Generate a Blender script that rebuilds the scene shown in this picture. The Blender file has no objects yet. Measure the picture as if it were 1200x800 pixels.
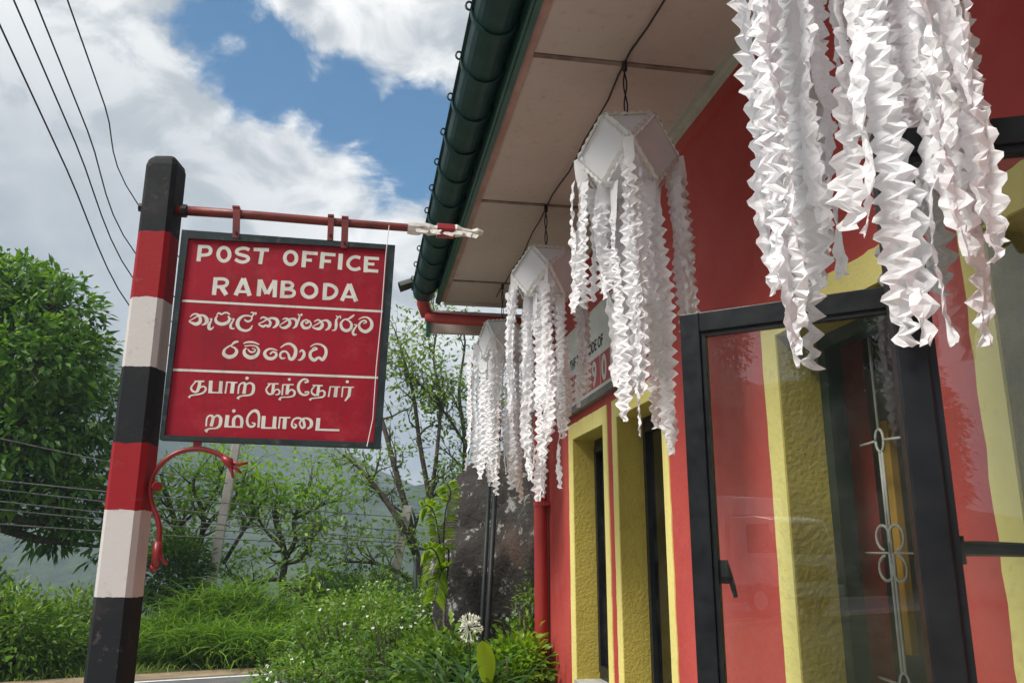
import bpy, bmesh, math, random
import numpy as np
from mathutils import Vector, Matrix, noise

random.seed(7)
RNG = np.random.default_rng(11)
SC = bpy.context.scene
COL = SC.collection
R = math.radians

# ------------------------------------------------------------------ camera
CAMZ = 1.6
F_PX = 986.0                       # focal length in pixels of the 1200 px wide photograph
PITCH, YAW = R(13.95), R(10.16)
cam = bpy.data.cameras.new('camera')
cam.sensor_width = 36.0
cam.lens = 36.0 * F_PX / 1200.0
cam.clip_start = 0.05
cam.clip_end = 6000
camo = bpy.data.objects.new('camera', cam)
COL.objects.link(camo)
camo.location = (0, 0, CAMZ)
camo.rotation_euler = (R(90) + PITCH, 0, -YAW)
SC.camera = camo

def ray(u, v):
    a = (u - 600) / F_PX
    b = (400 - v) / F_PX
    fh = math.cos(PITCH) - math.sin(PITCH) * b
    z = math.sin(PITCH) + math.cos(PITCH) * b
    return Vector((a * math.cos(YAW) + fh * math.sin(YAW), -a * math.sin(YAW) + fh * math.cos(YAW), z))
CP = Vector((0, 0, CAMZ))
def at_y(u, v, y):
    d = ray(u, v); return CP + d * (y / d.y)
def at_x(u, v, x):
    d = ray(u, v); return CP + d * (x / d.x)
def at_z(u, v, z):
    d = ray(u, v); return CP + d * ((z - CAMZ) / d.z)

# ------------------------------------------------------------------ world / sky
SUN_AZ, SUN_EL = R(-118), R(50)     # azimuth measured from +Y towards +X
world = bpy.data.worlds.new('World')
SC.world = world
world.use_nodes = True
wn, wl = world.node_tree.nodes, world.node_tree.links
wn.clear()
def wnode(t, **kw):
    n = wn.new(t)
    for k, v in kw.items(): setattr(n, k, v)
    return n
def wmath(op, a, b=None, c=None, clamp=False):
    n = wn.new('ShaderNodeMath'); n.operation = op; n.use_clamp = clamp
    for i, x in enumerate((a, b, c)):
        if x is None: continue
        if isinstance(x, (int, float)): n.inputs[i].default_value = x
        else: wl.new(x, n.inputs[i])
    return n.outputs[0]
def wsmooth(val, lo, hi):
    n = wn.new('ShaderNodeMapRange'); n.interpolation_type = 'SMOOTHSTEP'
    wl.new(val, n.inputs[0]); n.inputs[1].default_value = lo; n.inputs[2].default_value = hi
    return n.outputs[0]
sky = wnode('ShaderNodeTexSky', sky_type='NISHITA', sun_disc=False)
sky.sun_elevation = SUN_EL
sky.sun_rotation = SUN_AZ
sky.altitude = 1000; sky.air_density = 1.0; sky.dust_density = 0.3; sky.ozone_density = 3.0
bg1 = wnode('ShaderNodeBackground'); bg1.inputs[1].default_value = 0.068
hs = wnode('ShaderNodeHueSaturation'); hs.inputs['Saturation'].default_value = 1.45; hs.inputs['Hue'].default_value = .488
wl.new(sky.outputs[0], hs.inputs['Color']); wl.new(hs.outputs[0], bg1.inputs[0])
tc = wnode('ShaderNodeTexCoord')
nrm = wnode('ShaderNodeVectorMath', operation='NORMALIZE'); wl.new(tc.outputs['Generated'], nrm.inputs[0])
DIR = nrm.outputs[0]
def wnoise(scale, detail, rough, off=(0, 0, 0), dist=0.0):
    m = wnode('ShaderNodeMapping'); m.inputs['Location'].default_value = off
    m.inputs['Scale'].default_value = (1, 1, 1.5)
    wl.new(DIR, m.inputs[0])
    n = wnode('ShaderNodeTexNoise'); wl.new(m.outputs[0], n.inputs['Vector'])
    n.inputs['Scale'].default_value = scale; n.inputs['Detail'].default_value = detail
    n.inputs['Roughness'].default_value = rough; n.inputs['Distortion'].default_value = dist
    return n.outputs['Fac']
n1 = wnoise(7.5, 10, 0.62, (3.1, 1.7, 0.4), 0.35)
n2 = wnoise(3.0, 5, 0.52, (7.3, 2.2, 5.1))
n3 = wnoise(11.0, 8, 0.58, (1.3, 8.2, 2.6), 0.5)
def blob(u, v, rad_px):
    d = ray(u, v).normalized()
    dp = wnode('ShaderNodeVectorMath', operation='DOT_PRODUCT')
    wl.new(DIR, dp.inputs[0]); dp.inputs[1].default_value = d
    ang = wmath('ARCCOSINE', dp.outputs['Value'])
    return wmath('SUBTRACT', 1.0, wmath('DIVIDE', ang, rad_px / F_PX), clamp=True)
# gaps of open blue sky between the cloud banks
hole = None
for (u, v, r, k) in ((245, 35, 90, .95), (325, 75, 95, 1.0), (410, 115, 105, 1.0), (490, 165, 125, 1.25), (560, 175, 140, 1.15), (640, 160, 170, .9)):
    b = wmath('MULTIPLY', blob(u, v, r), k)
    hole = b if hole is None else wmath('MAXIMUM', hole, b)
bank = None
for (u, v, r, k) in ((440, 0, 165, 1.0), (515, 25, 150, 0.9), (390, 45, 90, .5), (300, 215, 150, .6), (400, 260, 150, .6), (480, 330, 160, .6), (150, 120, 220, .6)):
    b = wmath('MULTIPLY', blob(u, v, r), k)
    bank = b if bank is None else wmath('MAXIMUM', bank, b)
den = wmath('ADD', n1, wmath('MULTIPLY', n2, 0.45))
den = wmath('ADD', den, 0.0)
den = wmath('SUBTRACT', den, wmath('MULTIPLY', hole, wmath('ADD', 0.30, wmath('MULTIPLY', n3, 0.46))))
den = wmath('ADD', den, wmath('MULTIPLY', bank, 0.30))
mask = wsmooth(den, 0.47, 0.67)
# thickness and self shading of the banks
thick = wsmooth(wmath('ADD', wmath('MULTIPLY', n3, 0.75), wmath('MULTIPLY', n2, 0.6)), 0.52, 0.80)
lowgray = wmath('MAXIMUM', wmath('MULTIPLY', blob(60, 300, 330), 1.3), wmath('MULTIPLY', blob(310, 250, 120), 0.5), clamp=True)
shade = wmath('MAXIMUM', wmath('MULTIPLY', thick, 0.80), wmath('MULTIPLY', lowgray, wmath('ADD', 0.45, wmath('MULTIPLY', n3, 0.7))), clamp=True)
cr = wnode('ShaderNodeMix', data_type='RGBA')
wl.new(shade, cr.inputs['Factor'])
cr.inputs['A'].default_value = (1.0, 0.99, 0.97, 1)
cr.inputs['B'].default_value = (0.27, 0.31, 0.35, 1)
bg2 = wnode('ShaderNodeBackground'); bg2.inputs[1].default_value = 0.60
wl.new(cr.outputs['Result'], bg2.inputs[0])
mx = wnode('ShaderNodeMixShader')
wl.new(mask, mx.inputs[0]); wl.new(bg1.outputs[0], mx.inputs[1]); wl.new(bg2.outputs[0], mx.inputs[2])
world.cycles.sampling_method = 'MANUAL'; world.cycles.sample_map_resolution = 512
wo = wnode('ShaderNodeOutputWorld'); wl.new(mx.outputs[0], wo.inputs[0])

# ------------------------------------------------------------------ sun, exposure
sun = bpy.data.lights.new('sun', 'SUN')
sun.energy = 3.0; sun.angle = R(20); sun.color = (1.0, 0.95, 0.87)
suno = bpy.data.objects.new('sun', sun); COL.objects.link(suno)
sd = Vector((math.sin(SUN_AZ) * math.cos(SUN_EL), math.cos(SUN_AZ) * math.cos(SUN_EL), math.sin(SUN_EL)))
suno.rotation_euler = sd.to_track_quat('Z', 'Y').to_euler()
vs = SC.view_settings
vs.view_transform = 'Standard'; vs.look = 'None'; vs.exposure = 1.0; vs.gamma = 1; vs.use_curve_mapping = False
try:
    SC.cycles.use_denoising = True
    SC.cycles.max_bounces = 6; SC.cycles.diffuse_bounces = 3; SC.cycles.transparent_max_bounces = 16
    SC.cycles.volume_bounces = 0
except Exception: pass

# ================================================================== materials
MATS = {}
def mat_nodes(name):
    m = bpy.data.materials.new(name); m.use_nodes = True
    nt = m.node_tree; nt.nodes.clear()
    return m, nt, nt.nodes, nt.links
def nnoise(nt, scale, detail=4, rough=0.55, coord='Object', dist=0.0, vec=None):
    n = nt.nodes.new('ShaderNodeTexNoise')
    if vec is None:
        t = nt.nodes.new('ShaderNodeTexCoord'); vec = t.outputs[coord]
    nt.links.new(vec, n.inputs['Vector'])
    n.inputs['Scale'].default_value = scale; n.inputs['Detail'].default_value = detail
    n.inputs['Roughness'].default_value = rough; n.inputs['Distortion'].default_value = dist
    return n.outputs['Fac']
def nmix(nt, f, a, b, blend='MIX'):
    n = nt.nodes.new('ShaderNodeMix'); n.data_type = 'RGBA'; n.blend_type = blend
    for k, x in (('Factor', f), ('A', a), ('B', b)):
        if isinstance(x, (int, float)): n.inputs[k].default_value = x
        elif isinstance(x, tuple): n.inputs[k].default_value = (*x[:3], 1)
        else: nt.links.new(x, n.inputs[k])
    return n.outputs['Result']
def nmap(nt, v, a, b, c=0.0, d=1.0):
    n = nt.nodes.new('ShaderNodeMapRange'); nt.links.new(v, n.inputs[0])
    for i, x in enumerate((a, b, c, d)): n.inputs[i + 1].default_value = x
    return n.outputs[0]
def nmath(nt, op, a, b=0.0):
    n = nt.nodes.new('ShaderNodeMath'); n.operation = op
    for i, x in enumerate((a, b)):
        if isinstance(x, (int, float)): n.inputs[i].default_value = x
        else: nt.links.new(x, n.inputs[i])
    return n.outputs[0]
def finish(nt, col, rough=0.6, spec=0.4, bump=None, bstr=0.3, bdist=0.01, metal=0.0, trans=0.0, tcol=None):
    p = nt.nodes.new('ShaderNodeBsdfPrincipled')
    if isinstance(col, tuple): p.inputs['Base Color'].default_value = (*col[:3], 1)
    else: nt.links.new(col, p.inputs['Base Color'])
    if isinstance(rough, (int, float)): p.inputs['Roughness'].default_value = rough
    else: nt.links.new(rough, p.inputs['Roughness'])
    p.inputs['Specular IOR Level'].default_value = spec
    p.inputs['Metallic'].default_value = metal
    if bump is not None:
        b = nt.nodes.new('ShaderNodeBump'); b.inputs['Strength'].default_value = bstr; b.inputs['Distance'].default_value = bdist
        nt.links.new(bump, b.inputs['Height']); nt.links.new(b.outputs[0], p.inputs['Normal'])
    o = nt.nodes.new('ShaderNodeOutputMaterial')
    out = p.outputs[0]
    if trans > 0:
        t = nt.nodes.new('ShaderNodeBsdfTranslucent')
        tc_ = tcol if tcol is not None else col
        if isinstance(tc_, tuple): t.inputs[0].default_value = (*tc_[:3], 1)
        else: nt.links.new(tc_, t.inputs[0])
        mxs = nt.nodes.new('ShaderNodeMixShader'); mxs.inputs[0].default_value = trans
        nt.links.new(out, mxs.inputs[1]); nt.links.new(t.outputs[0], mxs.inputs[2]); out = mxs.outputs[0]
    nt.links.new(out, o.inputs[0])
def simple(name, c1, c2=None, scale=6.0, rough=0.6, spec=0.4, bscale=None, bstr=0.3, bdist=0.005, metal=0.0, trans=0.0, detail=5, lo=0.35, hi=0.65, coord='Object', r2=None):
    m, nt, N, L = mat_nodes(name)
    col = c1
    if c2 is not None:
        col = nmix(nt, nmap(nt, nnoise(nt, scale, detail, coord=coord), lo, hi), c1, c2)
    bump = nnoise(nt, bscale, 4, coord=coord) if bscale else None
    if r2 is not None: rough = nmap(nt, nnoise(nt, scale * 2.3, 4, coord=coord), 0.3, 0.7, rough, r2)
    finish(nt, col, rough, spec, bump, bstr, bdist, metal, trans)
    MATS[name] = m
    return m

def paint_wall(name, c1, c2, dirt, bs=34, bstr=0.35):
    m, nt, N, L = mat_nodes(name)
    big = nmap(nt, nnoise(nt, 1.6, 5), 0.35, 0.68)
    col = nmix(nt, big, c1, c2)
    fine = nmap(nt, nnoise(nt, 22, 7, 0.7), 0.56, 0.76, 0, 0.6)
    pale = nmap(nt, nnoise(nt, 3.1, 7, 0.65), 0.54, 0.72, 0, 0.30)
    col = nmix(nt, pale, col, tuple(min(1, x * 1.05 + .045) for x in c1))
    col = nmix(nt, fine, col, dirt)
    # vertical water marks
    t = N.new('ShaderNodeTexCoord'); mp = N.new('ShaderNodeMapping'); mp.inputs['Scale'].default_value = (9, 9, 0.7)
    L.new(t.outputs['Object'], mp.inputs[0])
    st = nmap(nt, nnoise(nt, 1.4, 5, 0.6, vec=mp.outputs[0]), 0.55, 0.78, 0, 0.35)
    col = nmix(nt, st, col, dirt)
    b1 = nnoise(nt, bs, 5, 0.6); b2 = nnoise(nt, 5, 3)
    finish(nt, col, nmap(nt, b2, .3, .7, .55, .72), 0.18, nmath(nt, 'ADD', b1, nmath(nt, 'MULTIPLY', b2, 0.8)), bstr, 0.012)
    MATS[name] = m
def worn(name, c1, c2, fade, dirt, scale, rough, spec):
    """paint that has faded in patches, with dirty runs and small chips"""
    m, nt, N, L = mat_nodes(name)
    col = nmix(nt, nmap(nt, nnoise(nt, scale, 5), .35, .65), c1, c2)
    col = nmix(nt, nmap(nt, nnoise(nt, scale * 1.7, 7, .68), .55, .75, 0, .45), col, fade)
    t = N.new('ShaderNodeTexCoord'); mp = N.new('ShaderNodeMapping'); mp.inputs['Scale'].default_value = (14, 14, 1.6); L.new(t.outputs['Object'], mp.inputs[0])
    col = nmix(nt, nmap(nt, nnoise(nt, 1.5, 6, .65, vec=mp.outputs[0]), .56, .74, 0, .55), col, dirt)
    col = nmix(nt, nmap(nt, nnoise(nt, 70, 4, .7), .68, .72, 0, .8), col, dirt)
    finish(nt, col, rough, spec, nnoise(nt, 40, 5, .6), .25, .004)
    MATS[name] = m
paint_wall('red_wall', (.47, .080, .070), (.38, .050, .043), (.30, .055, .05), 30, .30)
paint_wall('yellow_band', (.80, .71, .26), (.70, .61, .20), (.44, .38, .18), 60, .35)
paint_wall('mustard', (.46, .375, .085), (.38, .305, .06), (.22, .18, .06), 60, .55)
simple('red_paint', (.27, .016, .022), (.20, .014, .018), 9, .38, .5, 60, .12)
simple('downpipe_red', (.42, .045, .042), (.33, .034, .032), 5, .42, .45, 40, .08)
worn('soffit', (.50, .425, .395), (.44, .37, .34), (.36, .295, .27), (.27, .22, .20), 1.3, .65, .25)
simple('soffit_edge', (.40, .25, .22), (.30, .18, .16), 7, .6, .3)
simple('batten', (.26, .19, .17), (.12, .085, .075), 11, .7, .3)
simple('cornice', (.50, .49, .44), (.40, .38, .34), 6, .6, .3)
simple('gutter_green', (.005, .028, .031), (.013, .046, .044), 5, .42, .35, 6, .25, r2=.62)
simple('fascia_green', (.012, .060, .047), (.022, .080, .06), 6, .4, .5)
simple('roof_tile', (.030, .040, .038), (.055, .060, .052), 9, .6, .4, 20, .4)
simple('black_paint', (.006, .0075, .010), (.013, .015, .018), 14, .30, .28, 30, .06, r2=.45)
simple('green_frame', (.010, .026, .022), (.018, .036, .03), 9, .4, .5)
worn('sign_red', (.31, .005, .021), (.24, .004, .016), (.42, .06, .07), (.10, .012, .014), 5, .55, .25)
worn('sign_border', (.012, .022, .026), (.026, .040, .044), (.16, .17, .17), (.05, .03, .025), 12, .6, .25)
worn('sign_letter', (.66, .66, .61), (.56, .58, .54), (.45, .42, .38), (.36, .20, .19), 24, .6, .25)
simple('rod_red', (.20, .026, .022), (.11, .022, .020), 16, .45, .45, 60, .3)
simple('plastic_wrap', (.66, .64, .60), (.50, .47, .44), 30, .35, .5, 50, .6)
simple('paper', (.90, .90, .93), (.85, .85, .88), 12, .75, .2, 40, .12, trans=.30)
simple('paper_frill', (.88, .87, .86), (.78, .77, .75), 25, .7, .25, trans=.22)
simple('cable_black', (.012, .012, .016), (.02, .02, .025), 20, .5, .4)
simple('board_white', (.66, .67, .62), (.56, .57, .52), 10, .45, .4)
simple('digit_red', (.44, .05, .06), (.36, .04, .045), 12, .5, .4)
simple('lettering_black', (.02, .02, .022), (.035, .035, .036), 30, .5, .4)
simple('metal_grey', (.20, .19, .18), (.10, .095, .09), 8, .45, .5, metal=.3)
simple('beige_plastic', (.56, .52, .42), (.46, .42, .34), 10, .45, .4)
simple('grille_white', (.62, .62, .58), (.50, .50, .46), 20, .45, .4)
simple('interior_wall', (.55, .47, .46), (.47, .41, .40), 2, .7, .3)
simple('interior_pale', (.70, .71, .70), (.62, .63, .62), 3, .5, .3)
simple('interior_dark', (.05, .045, .045), (.08, .07, .065), 4, .5, .4)
simple('interior_orange', (.55, .32, .05), (.45, .26, .04), 6, .5, .4)
simple('concrete_pole', (.40, .37, .33), (.28, .26, .23), 5, .8, .2, 30, .4)
simple('concrete_yard', (.42, .40, .36), (.33, .31, .28), 1.3, .8, .25, 20, .3)
simple('sill_concrete', (.45, .44, .40), (.30, .29, .26), 12, .8, .2, 40, .4)
simple('asphalt', (.095, .095, .098), (.13, .13, .13), 2.5, .8, .3, 120, .4)
simple('road_paint', (.74, .74, .72), (.55, .55, .53), 9, .6, .3)
simple('soil', (.34, .25, .16), (.20, .155, .10), 2.4, .9, .2, 14, .8, .03)
simple('bark_dark', (.060, .048, .038), (.115, .098, .080), 10, .85, .2, 24, .9, .02)
simple('bark_grey', (.19, .165, .135), (.10, .088, .072), 8, .85, .2, 26, .9, .02)
simple('truck_white', (.72, .72, .72), (.62, .62, .62), 3, .35, .5)
simple('truck_dark', (.02, .022, .025), (.03, .03, .03), 3, .15, .6)
simple('tyre', (.02, .02, .02), (.03, .03, .03), 6, .8, .3)
simple('orange_lens', (.75, .16, .02), None, rough=.3, spec=.5)
simple('metal_dark', (.008, .012, .014), (.018, .022, .022), 10, .5, .25)
simple('petal_white', (.85, .85, .78), (.70, .74, .60), 30, .6, .3, trans=.25)
simple('petal_orange', (.70, .14, .02), None, rough=.6)
simple('flower_specks', (.80, .82, .74), None, rough=.6, trans=.3)

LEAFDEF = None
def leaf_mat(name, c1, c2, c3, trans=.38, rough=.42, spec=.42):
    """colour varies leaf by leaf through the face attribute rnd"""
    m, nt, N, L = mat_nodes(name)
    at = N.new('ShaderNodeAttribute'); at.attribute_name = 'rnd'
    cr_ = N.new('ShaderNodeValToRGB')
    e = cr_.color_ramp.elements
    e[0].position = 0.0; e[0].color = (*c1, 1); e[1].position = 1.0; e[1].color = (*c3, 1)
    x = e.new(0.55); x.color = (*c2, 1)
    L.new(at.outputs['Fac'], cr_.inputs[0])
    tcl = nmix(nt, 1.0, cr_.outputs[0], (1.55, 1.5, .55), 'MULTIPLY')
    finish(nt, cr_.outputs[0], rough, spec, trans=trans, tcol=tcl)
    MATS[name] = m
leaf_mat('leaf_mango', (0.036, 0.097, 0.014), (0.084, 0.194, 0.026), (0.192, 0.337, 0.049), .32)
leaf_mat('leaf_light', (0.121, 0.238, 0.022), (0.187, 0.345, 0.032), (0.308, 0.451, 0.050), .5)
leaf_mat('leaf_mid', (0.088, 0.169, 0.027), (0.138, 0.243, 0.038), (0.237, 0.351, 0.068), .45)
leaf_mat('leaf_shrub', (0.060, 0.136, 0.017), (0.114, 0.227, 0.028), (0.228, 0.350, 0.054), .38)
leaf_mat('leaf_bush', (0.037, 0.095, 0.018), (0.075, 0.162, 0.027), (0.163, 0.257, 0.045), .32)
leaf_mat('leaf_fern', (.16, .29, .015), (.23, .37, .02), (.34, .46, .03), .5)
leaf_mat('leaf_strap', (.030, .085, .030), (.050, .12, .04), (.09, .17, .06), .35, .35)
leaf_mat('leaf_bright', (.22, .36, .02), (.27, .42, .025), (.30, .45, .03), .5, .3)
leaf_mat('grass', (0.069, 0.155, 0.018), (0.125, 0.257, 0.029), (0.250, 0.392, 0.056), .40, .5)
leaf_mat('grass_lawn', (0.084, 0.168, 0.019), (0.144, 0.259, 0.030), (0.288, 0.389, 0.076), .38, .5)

def rock_mat():
    m, nt, N, L = mat_nodes('rock')
    base = nmix(nt, nmap(nt, nnoise(nt, 1.6, 8, .62), .35, .7), (.020, .018, .017), (.055, .048, .044))
    rust = nmap(nt, nnoise(nt, 1.1, 4, .5, dist=.6), .60, .70, 0, .7)
    base = nmix(nt, rust, base, (.13, .072, .05))
    l1 = nnoise(nt, 5.2, 10, .75, dist=.2)
    l2 = nnoise(nt, 13, 7, .7)
    lich = nmap(nt, nmath(nt, 'ADD', nmath(nt, 'MULTIPLY', l1, .8), nmath(nt, 'MULTIPLY', l2, .35)), .622, .66)
    col = nmix(nt, lich, base, (.26, .26, .25))
    sp = nmap(nt, nnoise(nt, 38, 4, .6), .68, .74)
    col = nmix(nt, nmath(nt, 'MULTIPLY', sp, .7), col, (.38, .38, .36))
    b = nmath(nt, 'ADD', nnoise(nt, 4, 9, .68), nmath(nt, 'MULTIPLY', nnoise(nt, 30, 5), .25))
    finish(nt, col, .85, .25, b, .9, .06)
    MATS['rock'] = m
rock_mat()

def hill_mat():
    m, nt, N, L = mat_nodes('hill_forest')
    big = nmap(nt, nnoise(nt, .012, 6, .6), .38, .62)
    mid = nmap(nt, nnoise(nt, .11, 6, .65), .35, .65)
    col = nmix(nt, big, (.022, .055, .018), (.10, .15, .05))
    col = nmix(nt, nmath(nt, 'MULTIPLY', mid, .9), col, (.008, .022, .010))
    gap = nmap(nt, nnoise(nt, .02, 5, .6), .62, .72, 0, .7)
    col = nmix(nt, gap, col, (.15, .16, .08))
    finish(nt, col, .9, .1, nnoise(nt, .16, 6, .7), 1.0, 5.0)
    MATS['hill_forest'] = m
hill_mat()

def ground_mat():
    m, nt, N, L = mat_nodes('ground_soil')
    col = nmix(nt, nmap(nt, nnoise(nt, 1.3, 6), .38, .62), (.055, .075, .022), (.12, .10, .055))
    col = nmix(nt, nmap(nt, nnoise(nt, .05, 4), .4, .6), col, (.05, .08, .022))
    finish(nt, col, .95, .15, nnoise(nt, 9, 6), .8, .04)
    MATS['ground_soil'] = m
ground_mat()

def glass_mat():
    m, nt, N, L = mat_nodes('glass')
    g = N.new('ShaderNodeBsdfGlossy'); g.inputs['Roughness'].default_value = 0.0
    t = N.new('ShaderNodeBsdfTransparent'); t.inputs[0].default_value = (.93, .95, .94, 1)
    fr = N.new('ShaderNodeFresnel'); fr.inputs['IOR'].default_value = 1.70
    mxs = N.new('ShaderNodeMixShader')
    L.new(fr.outputs[0], mxs.inputs[0]); L.new(t.outputs[0], mxs.inputs[1]); L.new(g.outputs[0], mxs.inputs[2])
    # thin film of dust on the pane
    d = N.new('ShaderNodeBsdfDiffuse'); d.inputs[0].default_value = (.6, .58, .55, 1)
    dm = N.new('ShaderNodeMixShader')
    L.new(nmap(nt, nnoise(nt, 5, 7, .7), .45, .85, .004, .05), dm.inputs[0])
    L.new(mxs.outputs[0], dm.inputs[1]); L.new(d.outputs[0], dm.inputs[2])
    o = N.new('ShaderNodeOutputMaterial'); L.new(dm.outputs[0], o.inputs[0])
    MATS['glass'] = m
glass_mat()

# ================================================================== helpers
def link(o, parent=None):
    COL.objects.link(o)
    if parent is not None: o.parent = parent
    return o
def tag(o, label=None, cat=None, group=None, kind=None):
    if label: o['label'] = label
    if cat: o['category'] = cat
    if group: o['group'] = group
    if kind: o['kind'] = kind
    return o
def empty(name, label, cat, group=None, loc=(0, 0, 0)):
    o = bpy.data.objects.new(name, None)
    o.empty_display_size = .1
    link(o); o.location = loc
    return tag(o, label, cat, group)

class MB:
    def __init__(s, off=(0, 0, 0)):
        s.v = []; s.f = []; s.o = Vector(off)
    def add(s, verts, faces):
        n = len(s.v)
        s.v += [tuple(Vector(p) - s.o) for p in verts]
        s.f += [tuple(i + n for i in f) for f in faces]
    def box(s, a, b):
        (x0, y0, z0), (x1, y1, z1) = a, b
        s.add([(x0, y0, z0), (x1, y0, z0), (x1, y1, z0), (x0, y1, z0), (x0, y0, z1), (x1, y0, z1), (x1, y1, z1), (x0, y1, z1)],
              [(3, 2, 1, 0), (4, 5, 6, 7), (0, 1, 5, 4), (1, 2, 6, 5), (2, 3, 7, 6), (3, 0, 4, 7)])
    def obox(s, c, ax, ay, az):
        """box from centre and three half-axis vectors"""
        c, ax, ay, az = map(Vector, (c, ax, ay, az))
        vs_ = [c + i * ax + j * ay + k * az for k in (-1, 1) for (i, j) in ((-1, -1), (1, -1), (1, 1), (-1, 1))]
        s.add(vs_, [(3, 2, 1, 0), (4, 5, 6, 7), (0, 1, 5, 4), (1, 2, 6, 5), (2, 3, 7, 6), (3, 0, 4, 7)])
    def tube(s, pts, rad, n=8, cap=True):
        pts = [Vector(p) for p in pts]
        if isinstance(rad, (int, float)): rad = [rad] * len(pts)
        k = len(pts); base = len(s.v); prev = None
        vs_ = []
        for i, p in enumerate(pts):
            d = (pts[min(i + 1, k - 1)] - pts[max(i - 1, 0)])
            if d.length < 1e-9: d = Vector((0, 0, 1))
            d.normalize()
            if prev is None:
                ref = Vector((0, 0, 1)) if abs(d.z) < .9 else Vector((1, 0, 0))
                e1 = d.cross(ref).normalized()
            else:
                e1 = (prev - d * prev.dot(d))
                if e1.length < 1e-6: e1 = d.orthogonal()
                e1.normalize()
            prev = e1; e2 = d.cross(e1)
            for j in range(n):
                t = 2 * math.pi * j / n
                vs_.append(p + (e1 * math.cos(t) + e2 * math.sin(t)) * rad[i])
        fs = []
        for i in range(k - 1):
            for j in range(n):
                a = i * n + j; b = i * n + (j + 1) % n
                fs.append((a, b, b + n, a + n))
        if cap:
            fs.append(tuple(range(n - 1, -1, -1))); fs.append(tuple(range((k - 1) * n, k * n)))
        s.add(vs_, fs)
    def build(s, name, mat, parent=None, smooth=False, loc=None):
        me = bpy.data.meshes.new(name)
        me.from_pydata(s.v, [], s.f); me.update()
        me.materials.append(MATS[mat])
        if smooth: me.shade_smooth()
        o = bpy.data.objects.new(name, me)
        link(o, parent)
        if loc is not None: o.location = loc
        elif parent is None and s.o.length > 0: o.location = s.o
        return o

def box_part(name, mat, parent, a, b, bevel=0.0):
    m = MB(); m.box(a, b); o = m.build(name, mat, parent)
    if bevel:
        md = o.modifiers.new('bevel', 'BEVEL'); md.width = bevel; md.segments = 2
    return o
def catmull(P, n=6):
    P = [np.array(p, float) for p in P]
    if len(P) < 3: return P
    out = []
    Q = [2 * P[0] - P[1]] + P + [2 * P[-1] - P[-2]]
    for i in range(1, len(Q) - 2):
        a, b, c, d = Q[i - 1], Q[i], Q[i + 1], Q[i + 2]
        for k in range(n):
            t = k / n
            out.append(.5 * ((2 * b) + (c - a) * t + (2 * a - 5 * b + 4 * c - d) * t * t + (3 * b - a - 3 * c + d) * t ** 3))
    out.append(P[-1])
    return out

def mesh_np(name, V, Fc, mat, parent=None, rnd=None, smooth=False, loc=None):
    """fast mesh from arrays; Fc is (N,3) or (N,4)"""
    me = bpy.data.meshes.new(name)
    k = Fc.shape[1]
    me.vertices.add(len(V)); me.vertices.foreach_set('co', np.ascontiguousarray(V, np.float32).ravel())
    me.loops.add(Fc.size); me.loops.foreach_set('vertex_index', np.ascontiguousarray(Fc, np.int32).ravel())
    me.polygons.add(len(Fc))
    me.polygons.foreach_set('loop_start', np.arange(0, Fc.size, k, dtype=np.int32))
    me.polygons.foreach_set('loop_total', np.full(len(Fc), k, np.int32))
    me.update(calc_edges=True)
    if rnd is not None:
        at = me.attributes.new('rnd', 'FLOAT', 'FACE'); at.data.foreach_set('value', np.ascontiguousarray(rnd, np.float32))
    me.materials.append(MATS[mat])
    if smooth: me.shade_smooth()
    o = bpy.data.objects.new(name, me)
    link(o, parent)
    if loc is not None: o.location = loc
    return o
def unit(a):
    return a / np.maximum(np.linalg.norm(a, axis=-1, keepdims=True), 1e-9)
def leaf_arrays(P, D, L, Wd, fold=.18, droop=.15, bias=None):
    """P base points, D growth directions; one folded, drooping leaf of 4 triangles each"""
    N = len(P); D = unit(D)
    rv = RNG.normal(size=(N, 3)) * .5 + np.array([0, 0, 1.0])
    S = unit(np.cross(D, rv)); Nn = np.cross(S, D)
    L = np.asarray(L) * np.ones(N); Wd = np.asarray(Wd) * np.ones(N)
    l = L[:, None]; w = Wd[:, None] * .5
    dn = np.array([0, 0, -1.0])
    base = P
    m = P + D * l * .5 + dn * l * droop * .3
    lf = m + S * w + Nn * w * fold * 2
    rt = m - S * w + Nn * w * fold * 2
    tip = P + D * l + dn * l * droop
    V = np.stack([base, lf, m, rt, tip], 1).reshape(-1, 3)
    i = np.arange(N)[:, None] * 5
    Fc = np.concatenate([i + np.array([[0, 1, 2]]), i + np.array([[0, 2, 3]]), i + np.array([[1, 4, 2]]), i + np.array([[2, 4, 3]])], 1).reshape(-1, 3)
    r = RNG.random(N) if bias is None else np.clip(bias + RNG.normal(size=N) * .18, 0, 1)
    return V, Fc, np.repeat(r, 4)
def leaves(name, mat, parent, P, D, L, Wd, fold=.18, droop=.15, bias=None, loc=None):
    V, Fc, r = leaf_arrays(np.asarray(P, float), np.asarray(D, float), L, Wd, fold, droop, bias)
    return mesh_np(name, V, Fc, mat, parent, r)
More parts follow.
